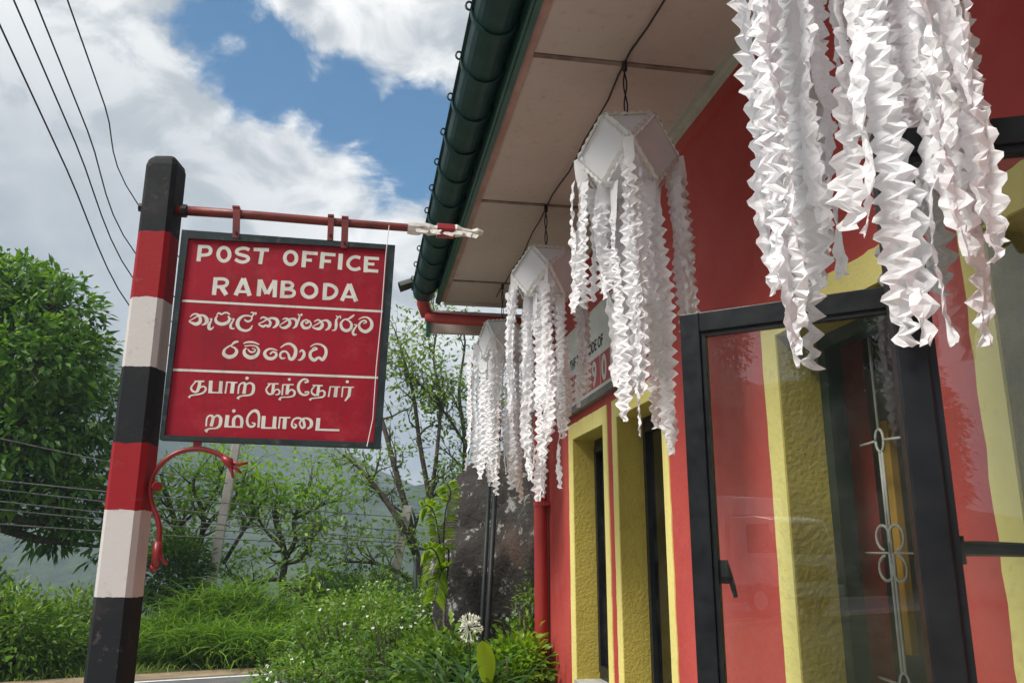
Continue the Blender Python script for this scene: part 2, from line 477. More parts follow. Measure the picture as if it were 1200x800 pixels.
def blade_mesh(name, mat, parent, P, D, L, Wd, bend, seg=4):
    """grass-like blades: strips that arch over"""
    N = len(P); D = unit(D)
    hz = D * np.array([1, 1, 0.0]); hz = unit(hz + RNG.normal(size=(N, 3)) * .15 * np.array([1, 1, 0]))
    S = np.cross(hz, np.array([0, 0, 1.0]))
    S = unit(S + RNG.normal(size=(N, 3)) * .35)
    rows = []
    for k in range(seg + 1):
        t = k / seg
        c = P + D * (L * t)[:, None] + hz * (L * bend * t * t * .6)[:, None] - np.array([0, 0, 1.0]) * (L * bend * t ** 2.4 * .55)[:, None]
        w = (Wd * (1 - t) ** .7 * (.6 + .8 * min(t * 3, 1)) * .5)[:, None]
        rows.append(np.stack([c - S * w, c + S * w], 1))
    V = np.stack(rows, 1).reshape(-1, 3)
    i = np.arange(N)[:, None] * (2 * (seg + 1))
    Fc = np.concatenate([i + np.array([[2 * k, 2 * k + 1, 2 * k + 3, 2 * k + 2]]) for k in range(seg)], 1).reshape(-1, 4)
    return mesh_np(name, V, Fc, mat, parent, np.repeat(RNG.random(N), seg))

W = 1.3                     # distance from the lens to the wall face; Z(k), Yk(k) are in units of it
def Zw(k): return CAMZ + k * W
def Yw(k): return k * W

# ================================================================== setting: ground, road, hills
def gheight(x, y):
    h = 0.0
    edge = 18.5 + .12 * (x + 4) + 1.2 * noise.noise((x * .1, 3.3, 0))
    if y > edge:
        d = y - edge
        h -= min(.55 * d * min(1, d / 5), 70)
    h += .05 * noise.noise((x * .35, y * .35, 1.7)) if y > 13 else 0
    if y < 6 and x < -12:                       # unseen wooded bank, added behind the viewer to darken the pane reflections
        xr = float(np.interp(y, (-95, -50, -26, -13, -5, 2, 6.8), (-25, -23, -21, -18.5, -15.8, -12.5, -8.5)))
        h += min(11, .95 * max(0, xr - 3.6 - x)) * min(1, (6 - y) / 5) * (1 + .15 * noise.noise((x * .2, y * .2, 8)))
    return h
def ground():
    def ax(lo, hi, fine_lo, fine_hi, st):
        a = list(np.arange(fine_lo, fine_hi + .01, st)); s = st; x = fine_hi
        while x < hi: s *= 1.35; x += s; a.append(x)
        s = st; x = fine_lo
        while x > lo: s *= 1.35; x -= s; a.insert(0, x)
        return a
    xs, ys = ax(-2500, 2500, -34, 16, 1.0), ax(-2500, 2500, -34, 30, 1.0)
    V = np.array([(x, y, gheight(x, y) - .012) for y in ys for x in xs])
    nx = len(xs)
    Fc = np.array([(j * nx + i, j * nx + i + 1, (j + 1) * nx + i + 1, (j + 1) * nx + i) for j in range(len(ys) - 1) for i in range(nx - 1)])
    o = mesh_np('ground', V, Fc, 'ground_soil', smooth=True)
    tag(o, 'earth and rough grass ground', kind='structure')
ground()

ROADC = catmull([(60, 34), (30, 21), (12, 14.4), (4, 11.6), (-1, 10.35), (-4.5, 9.2), (-8.5, 6.8), (-12.5, 2.0), (-15.8, -5), (-18.5, -13), (-21, -26), (-23, -50), (-25, -95)], 8)
def strip(path, o0, o1, z):
    V = []
    for i, p in enumerate(path):
        d = path[min(i + 1, len(path) - 1)] - path[max(i - 1, 0)]
        d = d / np.linalg.norm(d); n = np.array([d[1], -d[0]])
        for o in (o0, o1):
            q = p + n * o; V.append((q[0], q[1], z))
    k = len(path)
    return np.array(V), np.array([(2 * i, 2 * i + 1, 2 * i + 3, 2 * i + 2) for i in range(k - 1)])
V, Fc = strip(ROADC, -2.15, 2.15, .004)
road = tag(mesh_np('road', V, Fc, 'asphalt'), 'grey asphalt road bending past the post office', kind='structure')
V, Fc = strip(ROADC, 1.86, 1.96, .009)
mesh_np('edge_line', V, Fc, 'road_paint', road)
V, Fc = strip(ROADC, -1.96, -1.86, .009)
mesh_np('edge_line', V, Fc, 'road_paint', road)
V, Fc = strip(ROADC, 2.15, 2.75, .000)
# the offset sign depends on the walking direction of the path: lay soil on both sides
tag(mesh_np('soil_verge', V, Fc, 'soil'), 'bare earth verge beside the road', kind='structure')
V, Fc = strip(ROADC, -2.8, -2.15, .000)
tag(mesh_np('soil_verge', V, Fc, 'soil'), 'bare earth verge on the far side of the road', kind='structure')
m = MB(); m.add([(-4.5, -9, .006), (1.3, -9, .006), (1.3, 4.3, .006), (.2, 4.8, .006), (-3.6, 5.4, .006)], [(0, 1, 2, 3, 4)])
tag(m.build('forecourt', 'concrete_yard'), 'pale concrete forecourt before the post office', kind='structure')

def hill(name, prof, d0, d1, zbase, seed, rough, label):
    """valley side: columns by azimuth, rows by distance, ridge height from the elevation profile (pixels)"""
    us = [p[0] for p in prof]; vs_ = [p[1] for p in prof]
    NU, ND = 150, 34
    V = []
    for i in range(NU + 1):
        u = us[0] + (us[-1] - us[0]) * i / NU
        v = float(np.interp(u, us, vs_))
        d = ray(u, v); hz = math.hypot(d.x, d.y); dx, dy = d.x / hz, d.y / hz; el = d.z / hz
        for j in range(ND + 1):
            t = j / ND
            r = d0 + (d1 - d0) * min(t, .86) / .86 + max(0, t - .86) * (d1 - d0)
            hr = CAMZ + el * d1
            s = min(t / .86, 1)
            z = zbase + (hr - zbase) * (s ** 1.15)
            if t > .86: z -= (t - .86) * (d1 - d0) * .6
            p = Vector((dx * r, dy * r, 0))
            g = noise.fractal(p * .006 + Vector((seed, 0, 0)), 1.0, 2.1, 5) * rough * (1 - .75 * s)
            g += noise.fractal(p * .05 + Vector((seed, 3, 0)), .9, 2.1, 3) * rough * .07
            V.append((p.x, p.y, z + g))
    n = ND + 1
    Fc = np.array([(i * n + j, (i + 1) * n + j, (i + 1) * n + j + 1, i * n + j + 1) for i in range(NU) for j in range(ND)])
    o = mesh_np(name, np.array(V), Fc, 'hill_forest', smooth=True)
    tag(o, label, kind='structure')
hill('hill', [(-700, 420), (-300, 400), (-60, 392), (60, 396), (125, 402), (150, 412), (220, 452), (320, 492), (400, 520), (470, 548), (560, 590), (700, 610), (900, 590), (1300, 560), (2000, 520)], 140, 520, -70, 1.3, 46, 'wooded mountain side hazy across the valley')
hill('hill', [(-700, 600), (-300, 560), (-100, 590), (60, 628), (200, 600), (330, 590), (430, 575), (520, 556), (620, 540), (900, 500), (1300, 470), (2000, 430)], 150, 340, -65, 9.3, 22, 'nearer wooded slope rising across the valley')

# ================================================================== post office building
PO = empty('post_office', 'red and yellow painted post office with deep eaves and open black casement windows', 'building', loc=(W, 2.9, 0))
POL = Vector((W, 2.9, 0))
def pm(): return MB(POL)
Y_END, Y_START = Yw(4.52), -3.2
Z_SOF = Zw(1.352)
WT = .30                                        # wall thickness
# openings (far, near) in W units along the wall
OPEN = [(3.400, 3.917), (2.698, 3.206), (1.360, 1.872), (.630, 1.150)]
ZB, ZT = -.575, .517
zb, zt = Zw(ZB), Zw(ZT)
m = pm()
edges = sorted(OPEN)
y0 = Y_START
def wall_piece(ya, yb, za, zb_):
    m.box((W, ya, za), (W + WT, yb, zb_))
for (a, b) in edges:
    wall_piece(y0, Yw(a), zb, zt); y0 = Yw(b)
wall_piece(y0, Y_END, zb, zt)
wall_piece(Y_START, Y_END, -.02, zb); wall_piece(Y_START, Y_END, zt, Z_SOF + .2)
m.box((W + WT, Y_END - WT, -.02), (W + 5, Y_END, Z_SOF + .2))
m.box((W + WT, Y_START, -.02), (W + 5, Y_START + WT, Z_SOF + .2))
wall = m.build('wall', 'red_wall', PO)
# yellow surrounds and mustard reveals
SUR = [(3.337, 3.998), (2.643, 3.268), (1.308, 1.944), (.57, 1.208)]
RD = .105                                       # reveal depth in W units
for (a, b), (sa, sb) in zip(OPEN, SUR):
    m = pm(); p = .005
    x0 = W - p
    rw = random.Random(int(sa * 1000))
    def band(ya, yb, za, zb_, wa, wb, vert=True):
        """hand-painted strip: the outer edges wander a few millimetres"""
        n_ = 26; V_ = []
        for i in range(n_ + 1):
            t = i / n_
            ja = wa * rw.uniform(-.0035, .0035); jb = wb * rw.uniform(-.0035, .0035)
            if vert: z = za + (zb_ - za) * t; V_ += [(x0, ya + ja, z), (x0, yb + jb, z), (W + .002, ya + ja, z), (W + .002, yb + jb, z)]
            else: q_ = ya + (yb - ya) * t; V_ += [(x0, q_, zb_ + jb), (x0, q_, za + ja), (W + .002, q_, zb_ + jb), (W + .002, q_, za + ja)]
        fs_ = []
        for i in range(n_):
            k_ = 4 * i
            fs_ += [(k_, k_ + 1, k_ + 5, k_ + 4), (k_ + 2, k_, k_ + 4, k_ + 6), (k_ + 1, k_ + 3, k_ + 7, k_ + 5)]
        m.add(V_, fs_)
    band(Yw(sa), Yw(a), zb - .10, Zw(.590), 1, 0)
    band(Yw(b), Yw(sb), zb - .10, Zw(.590), 0, 1)
    band(Yw(a), Yw(b), zt, Zw(.590), 0, 1, False)
    band(Yw(a), Yw(b), zb - .10, zb, 1, 0, False)
    m.build('surround', 'yellow_band', PO)
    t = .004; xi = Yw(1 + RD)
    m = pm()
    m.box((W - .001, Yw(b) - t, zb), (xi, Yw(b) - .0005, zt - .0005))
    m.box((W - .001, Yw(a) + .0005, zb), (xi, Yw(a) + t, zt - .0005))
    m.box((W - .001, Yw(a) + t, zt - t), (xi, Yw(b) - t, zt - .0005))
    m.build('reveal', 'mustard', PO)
    m = pm(); m.box((W - .022, Yw(a) + t, zb + .0005), (xi + .05, Yw(b) - t, zb + .022)); m.build('sill', 'sill_concrete', PO)
# window frames inside the reveals, fixed glazing in the two far windows
def frame_rect(m, xa, xb, ya, yb, za, zb_, w):
    m.box((xa, ya, za), (xb, ya + w, zb_)); m.box((xa, yb - w, za), (xb, yb, zb_))
    m.box((xa, ya + w, zb_ - w), (xb, yb - w, zb_)); m.box((xa, ya + w, za), (xb, yb - w, za + w))
for i, (a, b) in enumerate(OPEN):
    xi = Yw(1 + RD)
    m = pm(); frame_rect(m, xi + .0005, xi + .055, Yw(a) + .005, Yw(b) - .005, zb + .023, zt - .005, .042)
    fr = m.build('window_frame', 'black_paint' if i < 2 else 'green_frame', PO)
    if i < 2:
        m = pm(); frame_rect(m, xi - .018, xi + .02, Yw(a) + .048, Yw(b) - .048, zb + .066, zt - .048, .038)
        m.build('sash', 'black_paint', fr).matrix_parent_inverse = Matrix()
        m = pm(); m.box((xi + .004, Yw(a) + .08, zb + .10), (xi + .008, Yw(b) - .08, zt - .08))
        m.build('pane', 'glass', fr)
# interior
IX = W + WT
m = pm()
m.add([(IX + 2.6, Y_START + WT, -.02), (IX + 2.6, Y_END - WT, -.02), (IX + 2.6, Y_END - WT, Z_SOF), (IX + 2.6, Y_START + WT, Z_SOF)], [(0, 1, 2, 3)])
m.add([(IX, Y_START + WT, .02), (IX + 2.6, Y_START + WT, .02), (IX + 2.6, Y_END - WT, .02), (IX, Y_END - WT, .02)], [(0, 1, 2, 3)])
m.add([(IX, Y_START + WT, Z_SOF - .05), (IX, Y_END - WT, Z_SOF - .05), (IX + 2.6, Y_END - WT, Z_SOF - .05), (IX + 2.6, Y_START + WT, Z_SOF - .05)], [(0, 1, 2, 3)])
m.build('interior_lining', 'interior_wall', PO)

# soffit boards, battens, cornice, fascia, gutter
XF = .402 * W                                   # outer edge of the soffit
BAT = [-1.1, -.05, 1.0, 2.055, 3.085, 4.12]
SOF = empty.__class__ and None
ys = [Y_START] + [Yw(k) for k in BAT] + [Yw(4.50)]
sb = pm(); sb.box((XF - .03, Y_START, Z_SOF + .016), (W + .1, Yw(4.5), Z_SOF + .03)); sof = sb.build('soffit', 'soffit', PO)
for a, b in zip(ys[:-1], ys[1:]):
    m = pm(); m.box((XF + .028, a + .004, Z_SOF), (W + .02, b - .004, Z_SOF + .014)); m.build('soffit_panel', 'soffit', sof)
for k in BAT:
    m = pm(); m.box((XF + .03, Yw(k) - .012, Z_SOF - .006), (W - .02, Yw(k) + .012, Z_SOF + .002)); m.build('batten', 'batten', sof)
m = pm(); m.box((XF + .001, Y_START, Z_SOF - .009), (XF + .034, Yw(4.5), Z_SOF + .012)); m.build('edge_trim', 'soffit_edge', sof)
m = pm(); m.box((W - .045, Y_START, Z_SOF - .028), (W + .02, Y_END - .01, Z_SOF - .001)); m.box((W - .024, Y_START, Z_SOF - .05), (W + .02, Y_END - .01, Z_SOF - .0285)); m.build('cornice', 'cornice', PO)
m = pm(); m.box((W - .014, Y_START, Z_SOF - .115), (W + .01, Y_END - .005, Z_SOF - .0505)); m.build('moulding', 'red_wall', PO)
m = pm(); m.box((XF - .022, Y_START, Z_SOF - .022), (XF, Yw(4.53), Z_SOF + .20)); m.box((XF - .034, Y_START, Z_SOF - .012), (XF - .0225, Yw(4.53), Z_SOF + .018)); m.build('fascia', 'fascia_green', PO)
GX, GZ, GR = .318 * W, Zw(1.452), .083          # gutter axis and radius
GYE = Yw(4.66)
def gutter_profile(r, n=12):
    return [(GX + r * math.cos(math.pi + math.pi * i / n), GZ + r * 1.12 * math.sin(math.pi + math.pi * i / n)) for i in range(n + 1)]
m = pm(); rows = []
gy = np.arange(-1.15, 4.7, .2445)
ysg = [Y_START]
po, pi_ = gutter_profile(GR), gutter_profile(GR - .006)[::-1]
lip = [(GX - GR - .012, GZ + .004), (GX - GR - .012, GZ + .012), (GX - GR + .002, GZ + .012)]
prof = lip[::-1] + po + pi_
prof = po + [(GX + GR, GZ + .01)] + pi_ + [(GX - GR - .010, GZ + .012), (GX - GR - .012, GZ)]
n = len(prof)
Vv = [(x, y, z) for y in (Y_START, GYE) for (x, z) in prof]
m.add(Vv, [(i, (i + 1) % n, (i + 1) % n + n, i + n) for i in range(n)])
gut = m.build('gutter', 'gutter_green', PO, smooth=False)
for k, yk in enumerate(gy):
    y = Yw(float(yk))
    if y > GYE - .05: continue
    m = pm()
    a, b = gutter_profile(GR + .010, 14), gutter_profile(GR + .0005, 14)
    Vb = [(x, y - .014, z) for x, z in a] + [(x, y + .014, z) for x, z in a] + [(x, y - .011, z) for x, z in b] + [(x, y + .011, z) for x, z in b]
    q = 15
    fs = []
    for i in range(14):
        fs += [(i, i + 1, q + i + 1, q + i), (i, 2 * q + i, 2 * q + i + 1, i + 1), (q + i, q + i + 1, 3 * q + i + 1, 3 * q + i)]
    m.add(Vb, fs)
    # loop at the outer rim
    cx, cz = GX - GR - .014, GZ + .016
    m.tube([(cx + .013 * math.cos(t), y, cz + .017 * math.sin(t)) for t in np.linspace(0, 2 * math.pi, 11)], .0045, 6, False)
    m.build('bracket', 'gutter_green', gut)
# a dark shaded throat between gutter and fascia is the real roof overhang above; roof and verge tiles
def roofz(x): return Zw(1.50) + (x - GX + .07) * .42
RYE = Yw(4.74)
RX0 = GX + .03
m = pm(); m.add([(RX0, Y_START, roofz(RX0)), (W + 2.6, Y_START, roofz(W + 2.6)), (W + 2.6, RYE, roofz(W + 2.6)), (RX0, RYE, roofz(RX0)),
                 (RX0, Y_START, roofz(RX0) + .04), (W + 2.6, Y_START, roofz(W + 2.6) + .04), (W + 2.6, RYE, roofz(W + 2.6) + .04), (RX0, RYE, roofz(RX0) + .04)],
                [(3, 2, 1, 0), (4, 5, 6, 7), (0, 1, 5, 4), (1, 2, 6, 5), (2, 3, 7, 6), (3, 0, 4, 7)])
roof = m.build('roof', 'roof_tile', PO)
tm = MB()                                        # one curved tile, shared by the row above the gutter and the verge
for s_ in range(2):
    pass
seg = 7
Vt = []
for k, (yy, rr) in enumerate(((0, .075), (.30, .062))):
    for i in range(seg + 1):
        t = math.pi * i / seg
        Vt.append((yy, rr * math.cos(t), .02 + rr * .75 * math.sin(t)))
for k, (yy, rr) in enumerate(((0, .062), (.30, .05))):
    for i in range(seg + 1):
        t = math.pi * i / seg
        Vt.append((yy, rr * math.cos(t), .02 + rr * .75 * math.sin(t)))
q = seg + 1
fs = []
for i in range(seg):
    fs += [(i, i + 1, q + i + 1, q + i), (2 * q + i, 3 * q + i, 3 * q + i + 1, 2 * q + i + 1), (i, 2 * q + i, 2 * q + i + 1, i + 1)]
tile_me = bpy.data.meshes.new('tile'); tile_me.from_pydata(Vt, [], fs); tile_me.update(); tile_me.materials.append(MATS['roof_tile'])
def put_tile(x, y, dz=0, rz=0.0):
    o = bpy.data.objects.new('tile', tile_me); link(o, roof)
    o.location = Vector((x, y, roofz(x) + .03 + dz)) - POL
    o.rotation_euler = (random.uniform(-.05, .05), -math.atan(.42), rz + random.uniform(-.04, .04))
yy = Y_START + .1
while yy < RYE:
    put_tile(GX + .005, yy, random.uniform(-.004, .004)); yy += .155
for k in range(8):
    put_tile(GX - .16 + k * .24, RYE + .05, -.03 + .012)
# lower verge soffit of the gable end, seen past the gutter end
m = pm(); m.box((XF - .045, Yw(4.76), Zw(1.235)), (W + .9, Yw(4.79), Zw(1.37))); m.build('verge_board', 'soffit', PO)
m = pm(); m.box((XF - .075, Yw(4.75), Zw(1.215)), (XF - .0455, Yw(4.80), Zw(1.40))); m.build('verge_end', 'fascia_green', PO)
m = pm(); m.box((XF + .03, Yw(4.502), Z_SOF - .02), (W, Yw(4.53), Z_SOF + .012)); m.build('end_trim', 'cornice', PO)
# red downpipe: out of the gutter end, under the soffit, down the corner
m = pm()
py = Yw(4.47)
path = [(GX, GYE - .02, GZ - .05), (GX, GYE + .03, GZ - .085), (GX + .03, GYE + .03, Z_SOF - .055), (GX + .12, GYE - .01, Z_SOF - .075), (W - .22, py, Z_SOF - .15), (W - .10, py, Z_SOF - .18), (W - .058, py, Z_SOF - .30), (W - .058, py, 1.5), (W - .058, py, 0)]
m.tube([tuple(p) for p in path[:3]], [.048, .050, .043], 12)
m.tube(path[2:], [.043, .043, .043, .044, .045, .047, .047], 14)
m.tube([(W - .058, py, Z_SOF - .30), (W - .058, py, Z_SOF - .36)], .053, 14)
dp = m.build('downpipe', 'downpipe_red', PO, smooth=True)
for z in (.7, 1.9):
    m = pm(); m.tube([(W - .058, py, z), (W - .058, py, z + .03)], .051, 14); m.box((W - .05, py - .07, z + .002), (W - .001, py + .07, z + .028)); m.build('pipe_clip', 'downpipe_red', dp)

# casements, hinged on the near jamb and swung out
def casement(hx, hy, ang, wid, zlo, zhi, fw):
    """ang: opening angle from the wall; local s along the sash from the hinge, n its thickness"""
    sv = Vector((-math.sin(ang), math.cos(ang), 0)); nv = Vector((-math.cos(ang), -math.sin(ang), 0))
    h = Vector((hx, hy, 0))
    def P(s, n_, z): return h + sv * s + nv * n_ + Vector((0, 0, z))
    def bar(m, s0, s1, n0, n1, z0, z1):
        m.obox(P((s0 + s1) / 2, (n0 + n1) / 2, (z0 + z1) / 2), sv * ((s1 - s0) / 2), nv * ((n1 - n0) / 2), Vector((0, 0, (z1 - z0) / 2)))
    ft = .042
    c = bpy.data.objects.new('casement', None); c.empty_display_size = .1
    link(c, PO)
    def bev(o, w=.003):
        md = o.modifiers.new('bevel', 'BEVEL'); md.width = w; md.segments = 2
    for s0, s1 in ((0, fw), (wid - fw, wid)):
        m = pm(); bar(m, s0, s1, -ft / 2, ft / 2, zlo, zhi); bev(m.build('stile', 'black_paint', c))
    for z0, z1 in ((zlo, zlo + fw), (zhi - fw, zhi)):
        m = pm(); bar(m, fw - .001, wid - fw + .001, -ft / 2 + .0015, ft / 2 - .0015, z0, z1); bev(m.build('rail', 'black_paint', c))
    m = pm()
    for s0, s1 in ((fw, fw + .012), (wid - fw - .012, wid - fw)):
        bar(m, s0, s1, -.012, .012, zlo + fw + .012, zhi - fw - .012)
    for z0, z1 in ((zlo + fw, zlo + fw + .012), (zhi - fw - .012, zhi - fw)):
        bar(m, fw, wid - fw, -.012, .012, z0, z1)
    m.build('bead', 'black_paint', c)
    m = pm(); bar(m, fw + .004, wid - fw - .004, -.002, .002, zlo + fw + .004, zhi - fw - .004); m.build('pane', 'glass', c)
    return c, P, sv, nv, pm, bar
H_TOP = Zw(.498)
zc_lo = zb + .05
cas1 = casement(1.05 * W, Yw(1.372), R(49.7), .485 * W, zc_lo, H_TOP, .056)
cas2 = casement(1.05 * W, Yw(.664), R(65.5), .485 * W, zc_lo, H_TOP + .004, .045)
for (c, P, sv, nv, pm_, bar), hs in ((cas1, 1), (cas2, 2)):
    wid = .485 * W
    m = pm()
    zh = Zw(.02)
    if hs == 1:
        zh -= .06       # hanging handle lever on the inner side of the free stile
        m.obox(P(wid - .07, -.040, zh - .02), sv * .008, nv * .010, (0, 0, .03))
        m.tube([P(wid - .072, -.045, zh), P(wid - .085, -.05, zh - .05), P(wid - .092, -.052, zh - .085)], [.009, .008, .006], 8)
    else:
        zh -= .035
        m.obox(P(wid - .06, -.035, zh + .01), sv * .010, nv * .014, (0, 0, .02))
        m.tube([P(wid - .05, -.040, zh + .012), P(wid - .10, -.05, zh + .012), P(wid - .155, -.05, zh + .010)], [.011, .011, .010], 8)
    m.build('handle', 'black_paint', c)
    for zz in (zc_lo + .15, H_TOP - .15):
        m = pm(); m.tube([P(-.006, .0, zz), P(-.006, .0, zz + .09)], .009, 8); m.build('hinge', 'black_paint', c)

# wrought grille behind the opened window
def tubep(parent, pts, r, name='grille_bar', mat='grille_white'):
    m = pm(); m.tube(pts, r, 6); return m.build(name, mat, parent, smooth=True)
for (a, b), cy in zip(OPEN[2:], (1.655, .93)):
    xg = W * (1 + RD) + .085
    g = bpy.data.objects.new('window_grille', None); g.empty_display_size = .1
    link(g, PO)
    yc = at_x(1030, 508, xg).y if cy > 1 else Yw(cy)
    def oval(zc, ry, rz):
        tubep(g, [(xg, yc + ry * math.cos(t), zc + rz * math.sin(t)) for t in np.linspace(0, 2 * math.pi, 17)], .0045, 'oval')
    def scroll(zc, sy, sz):
        pts = []
        for t in np.linspace(0, 1, 18):
            an = -.5 * math.pi + t * 1.75 * math.pi
            r_ = .038 * (1 - .25 * t)
            pts.append((xg, yc + sy * (.034 + r_ * math.cos(an) - .004), zc + sz * (.046 + r_ * math.sin(an))))
        tubep(g, pts, .0045, 'scroll')
    z_ov, z_sc, z_o2 = Zw(.245), Zw(-.005), Zw(-.285)
    oval(z_ov, .020, .034)
    tubep(g, [(xg, yc, zt - .02), (xg, yc, z_ov + .034)], .005)
    for s_ in (-1, 1):
        tubep(g, [(xg, yc + s_ * .006, z_ov - .034), (xg, yc + s_ * .006, z_sc)], .0042)
        tubep(g, [(xg, yc + s_ * .008, z_sc), (xg, yc + s_ * .008, z_o2 + .035)], .0048)
        for sz in (-1, 1): scroll(z_sc, s_, sz)
        tubep(g, [(xg, yc + s_ * .020, z_ov), (xg, yc + s_ * .10, z_ov - .004)], .004)
        for dz in (-.012, .012):
            tubep(g, [(xg, yc + s_ * .024, z_o2 + dz * .5), (xg, Yw(b) - .03 if s_ > 0 else Yw(a) + .03, z_o2 + dz)], .0045)
    oval(z_o2, .024, .040)
    tubep(g, [(xg, yc, z_o2 - .04), (xg, yc, zb + .05)], .005)
    for sg in (-1, 1):
        tubep(g, [(xg, yc + sg * .012, z_sc + .0), (xg, Yw(b) - .03 if sg > 0 else Yw(a) + .03, z_sc + .0)], .0035)
# things in the room seen through the opening
def inner(name, label, cat, mat, a, b):
    o = box_part(name, mat, None, a, b, .004); tag(o, label, cat); return o
gx = W + WT
inner('cupboard', 'pale grey upright cupboard inside the office behind the open window', 'cupboard', 'interior_pale', (gx + .10, at_x(1022, 600, gx + .10).y, .02), (gx + .42, at_x(990, 600, gx + .10).y, 2.22))
inner('partition_post', 'orange painted timber post inside behind the window grille', 'post', 'interior_orange', (gx + .02, at_x(1050, 600, gx + .02).y, 1.30), (gx + .05, at_x(1041, 600, gx + .02).y, 2.0))
inner('counter_screen', 'dark service counter inside the office below the grille', 'counter', 'interior_dark', (gx + .5, Yw(1.2), .02), (gx + .9, Yw(2.2), 1.10))

# postcode board on the wall above the two far windows
BRD = empty('postcode_board', 'white board with black lines and red digit squares on the wall behind the lanterns', 'sign', loc=(W - .02, Yw(3.45), Zw(.8)))
BO = Vector((W - .02, Yw(3.45), Zw(.8)))
bx = W - .028
b_y0, b_y1, b_z0, b_z1 = Yw(3.12), Yw(4.06), Zw(.660), Zw(1.03)
m = MB(BO); m.box((bx, b_y0, b_z0), (W - .001, b_y1, b_z1)); m.build('panel', 'board_white', BRD)
m = MB(BO); m.box((bx - .014, b_y0 - .01, b_z0 - .045), (W - .001, b_y1 + .01, b_z0 - .022)); m.box((bx - .006, b_y0 - .01, b_z0 - .0215), (W - .001, b_y1 + .01, b_z0 - .0005)); m.build('lower_frame', 'metal_grey', BRD)
def text_obj(s, size, y_left, z, mat, parent, off, bold=0.0, xs=1.0):
    cu = bpy.data.curves.new('lettering', 'FONT'); cu.body = s; cu.size = size; cu.extrude = .0006; cu.offset = bold; cu.resolution_u = 3
    o = bpy.data.objects.new('lettering', cu); COL.objects.link(o)
    dg = bpy.context.evaluated_depsgraph_get(); dg.update()
    me = bpy.data.meshes.new_from_object(o.evaluated_get(dg))
    bpy.data.objects.remove(o); bpy.data.curves.remove(cu)
    # text x runs towards -Y (read from the road), text y up, face towards -X
    M = Matrix(((0, 0, -1, bx - off), (-xs, 0, 0, y_left), (0, 1, 0, z), (0, 0, 0, 1)))
    me.transform(Matrix.Translation(-BO) @ M)
    me.materials.clear(); me.materials.append(MATS[mat])
    ob = bpy.data.objects.new('lettering', me); link(ob, parent)
    return ob
dz0 = b_z0 + .022; dh = .165; dw = .180
digits = '20590'
yl = Yw(3.945)
for k, ch in enumerate(digits):
    ya = yl - k * (dw + .015)
    m = MB(BO); m.box((bx - .0016, ya - dw, dz0), (bx - .0002, ya, dz0 + dh)); sq = m.build('digit_square', 'digit_red', BRD)
    text_obj(ch, .195, ya - .026, dz0 + .014, 'sign_letter', sq, .0026, .005, 1.0)
text_obj('THE POST CODE OF', .088, yl - .10, dz0 + dh + .045, 'lettering_black', BRD, .001, .0025, .92)

# wall lamp stub above the near casement
lp = at_x(1013, 138, W - .11)
WL = empty('wall_lamp', 'beige cylindrical wall lamp partly hidden by the nearest paper streamers', 'lamp', loc=(W, lp.y, lp.z))
m = MB((W, lp.y, lp.z)); m.tube([(W - .11, lp.y, lp.z - .05), (W - .11, lp.y, lp.z + .05)], .026, 14); m.build('shade', 'beige_plastic', WL, smooth=False)
m = MB((W, lp.y, lp.z)); m.tube([(W - .11, lp.y, lp.z + .05), (W - .11, lp.y, lp.z + .062)], [.029, .022], 14); m.build('cap', 'metal_grey', WL)
m = MB((W, lp.y, lp.z)); m.tube([(W - .085, lp.y, lp.z - .03), (W, lp.y, lp.z - .05)], .012, 8); m.tube([(W - .012, lp.y, lp.z - .05), (W - .001, lp.y, lp.z - .05)], .035, 12); m.build('arm', 'beige_plastic', WL)

# ================================================================== signpost
YS = 3.0
SP0 = at_y(128, 800, YS + .02); SPT = at_y(196, 190, YS + .02)
axis = (SPT - SP0).normalized()
SPB = SP0 + axis * ((-.15 - SP0.z) / axis.z)
SIGN = empty('signpost', 'leaning post banded red, white and black carrying a red post office name board', 'signpost', loc=tuple(SPB))
def sm(): return MB(SPB)
def post_mat():
    m, nt, N, L = mat_nodes('post_bands')
    g = N.new('ShaderNodeNewGeometry'); sx = N.new('ShaderNodeSeparateXYZ'); L.new(g.outputs['Position'], sx.inputs[0])
    wob = nmath(nt, 'MULTIPLY', nmath(nt, 'SUBTRACT', nnoise(nt, 14, 4), .5), .018)
    z = nmath(nt, 'ADD', sx.outputs['Z'], wob)
    cr_ = N.new('ShaderNodeValToRGB'); cr_.color_ramp.interpolation = 'CONSTANT'
    L.new(nmap(nt, z, 0, 3.3), cr_.inputs[0])
    BLK, RED, WHT = (.011, .013, .016), (.26, .011, .017), (.50, .48, .47)
    vs_ = [800, 701, 598, 522, 428.5, 348.5, 268.5]
    zs = [-1.0] + [at_y(np.interp(v, [190, 800], [196, 128]), v, YS - .06).z for v in vs_[1:]]
    cols = [BLK, WHT, RED, BLK, WHT, RED, BLK]
    el = cr_.color_ramp.elements
    el[0].position = 0; el[0].color = (*cols[0], 1); el[1].position = zs[1] / 3.3; el[1].color = (*cols[1], 1)
    for zz, c in zip(zs[2:], cols[2:]):
        e = el.new(zz / 3.3); e.color = (*c, 1)
    worn = nmap(nt, nnoise(nt, 26, 7, .7), .60, .72, 0, .5)
    col = nmix(nt, worn, cr_.outputs[0], (.16, .13, .12))
    dust = nmap(nt, nnoise(nt, 5, 5, .6), .5, .8, 0, .12)
    col = nmix(nt, dust, col, (.30, .24, .22))
    finish(nt, col, .7, .2, nmath(nt, 'ADD', nnoise(nt, 70, 6, .7), nmath(nt, 'MULTIPLY', nnoise(nt, 9, 4), .5)), .55, .0025)
    MATS['post_bands'] = m
post_mat()
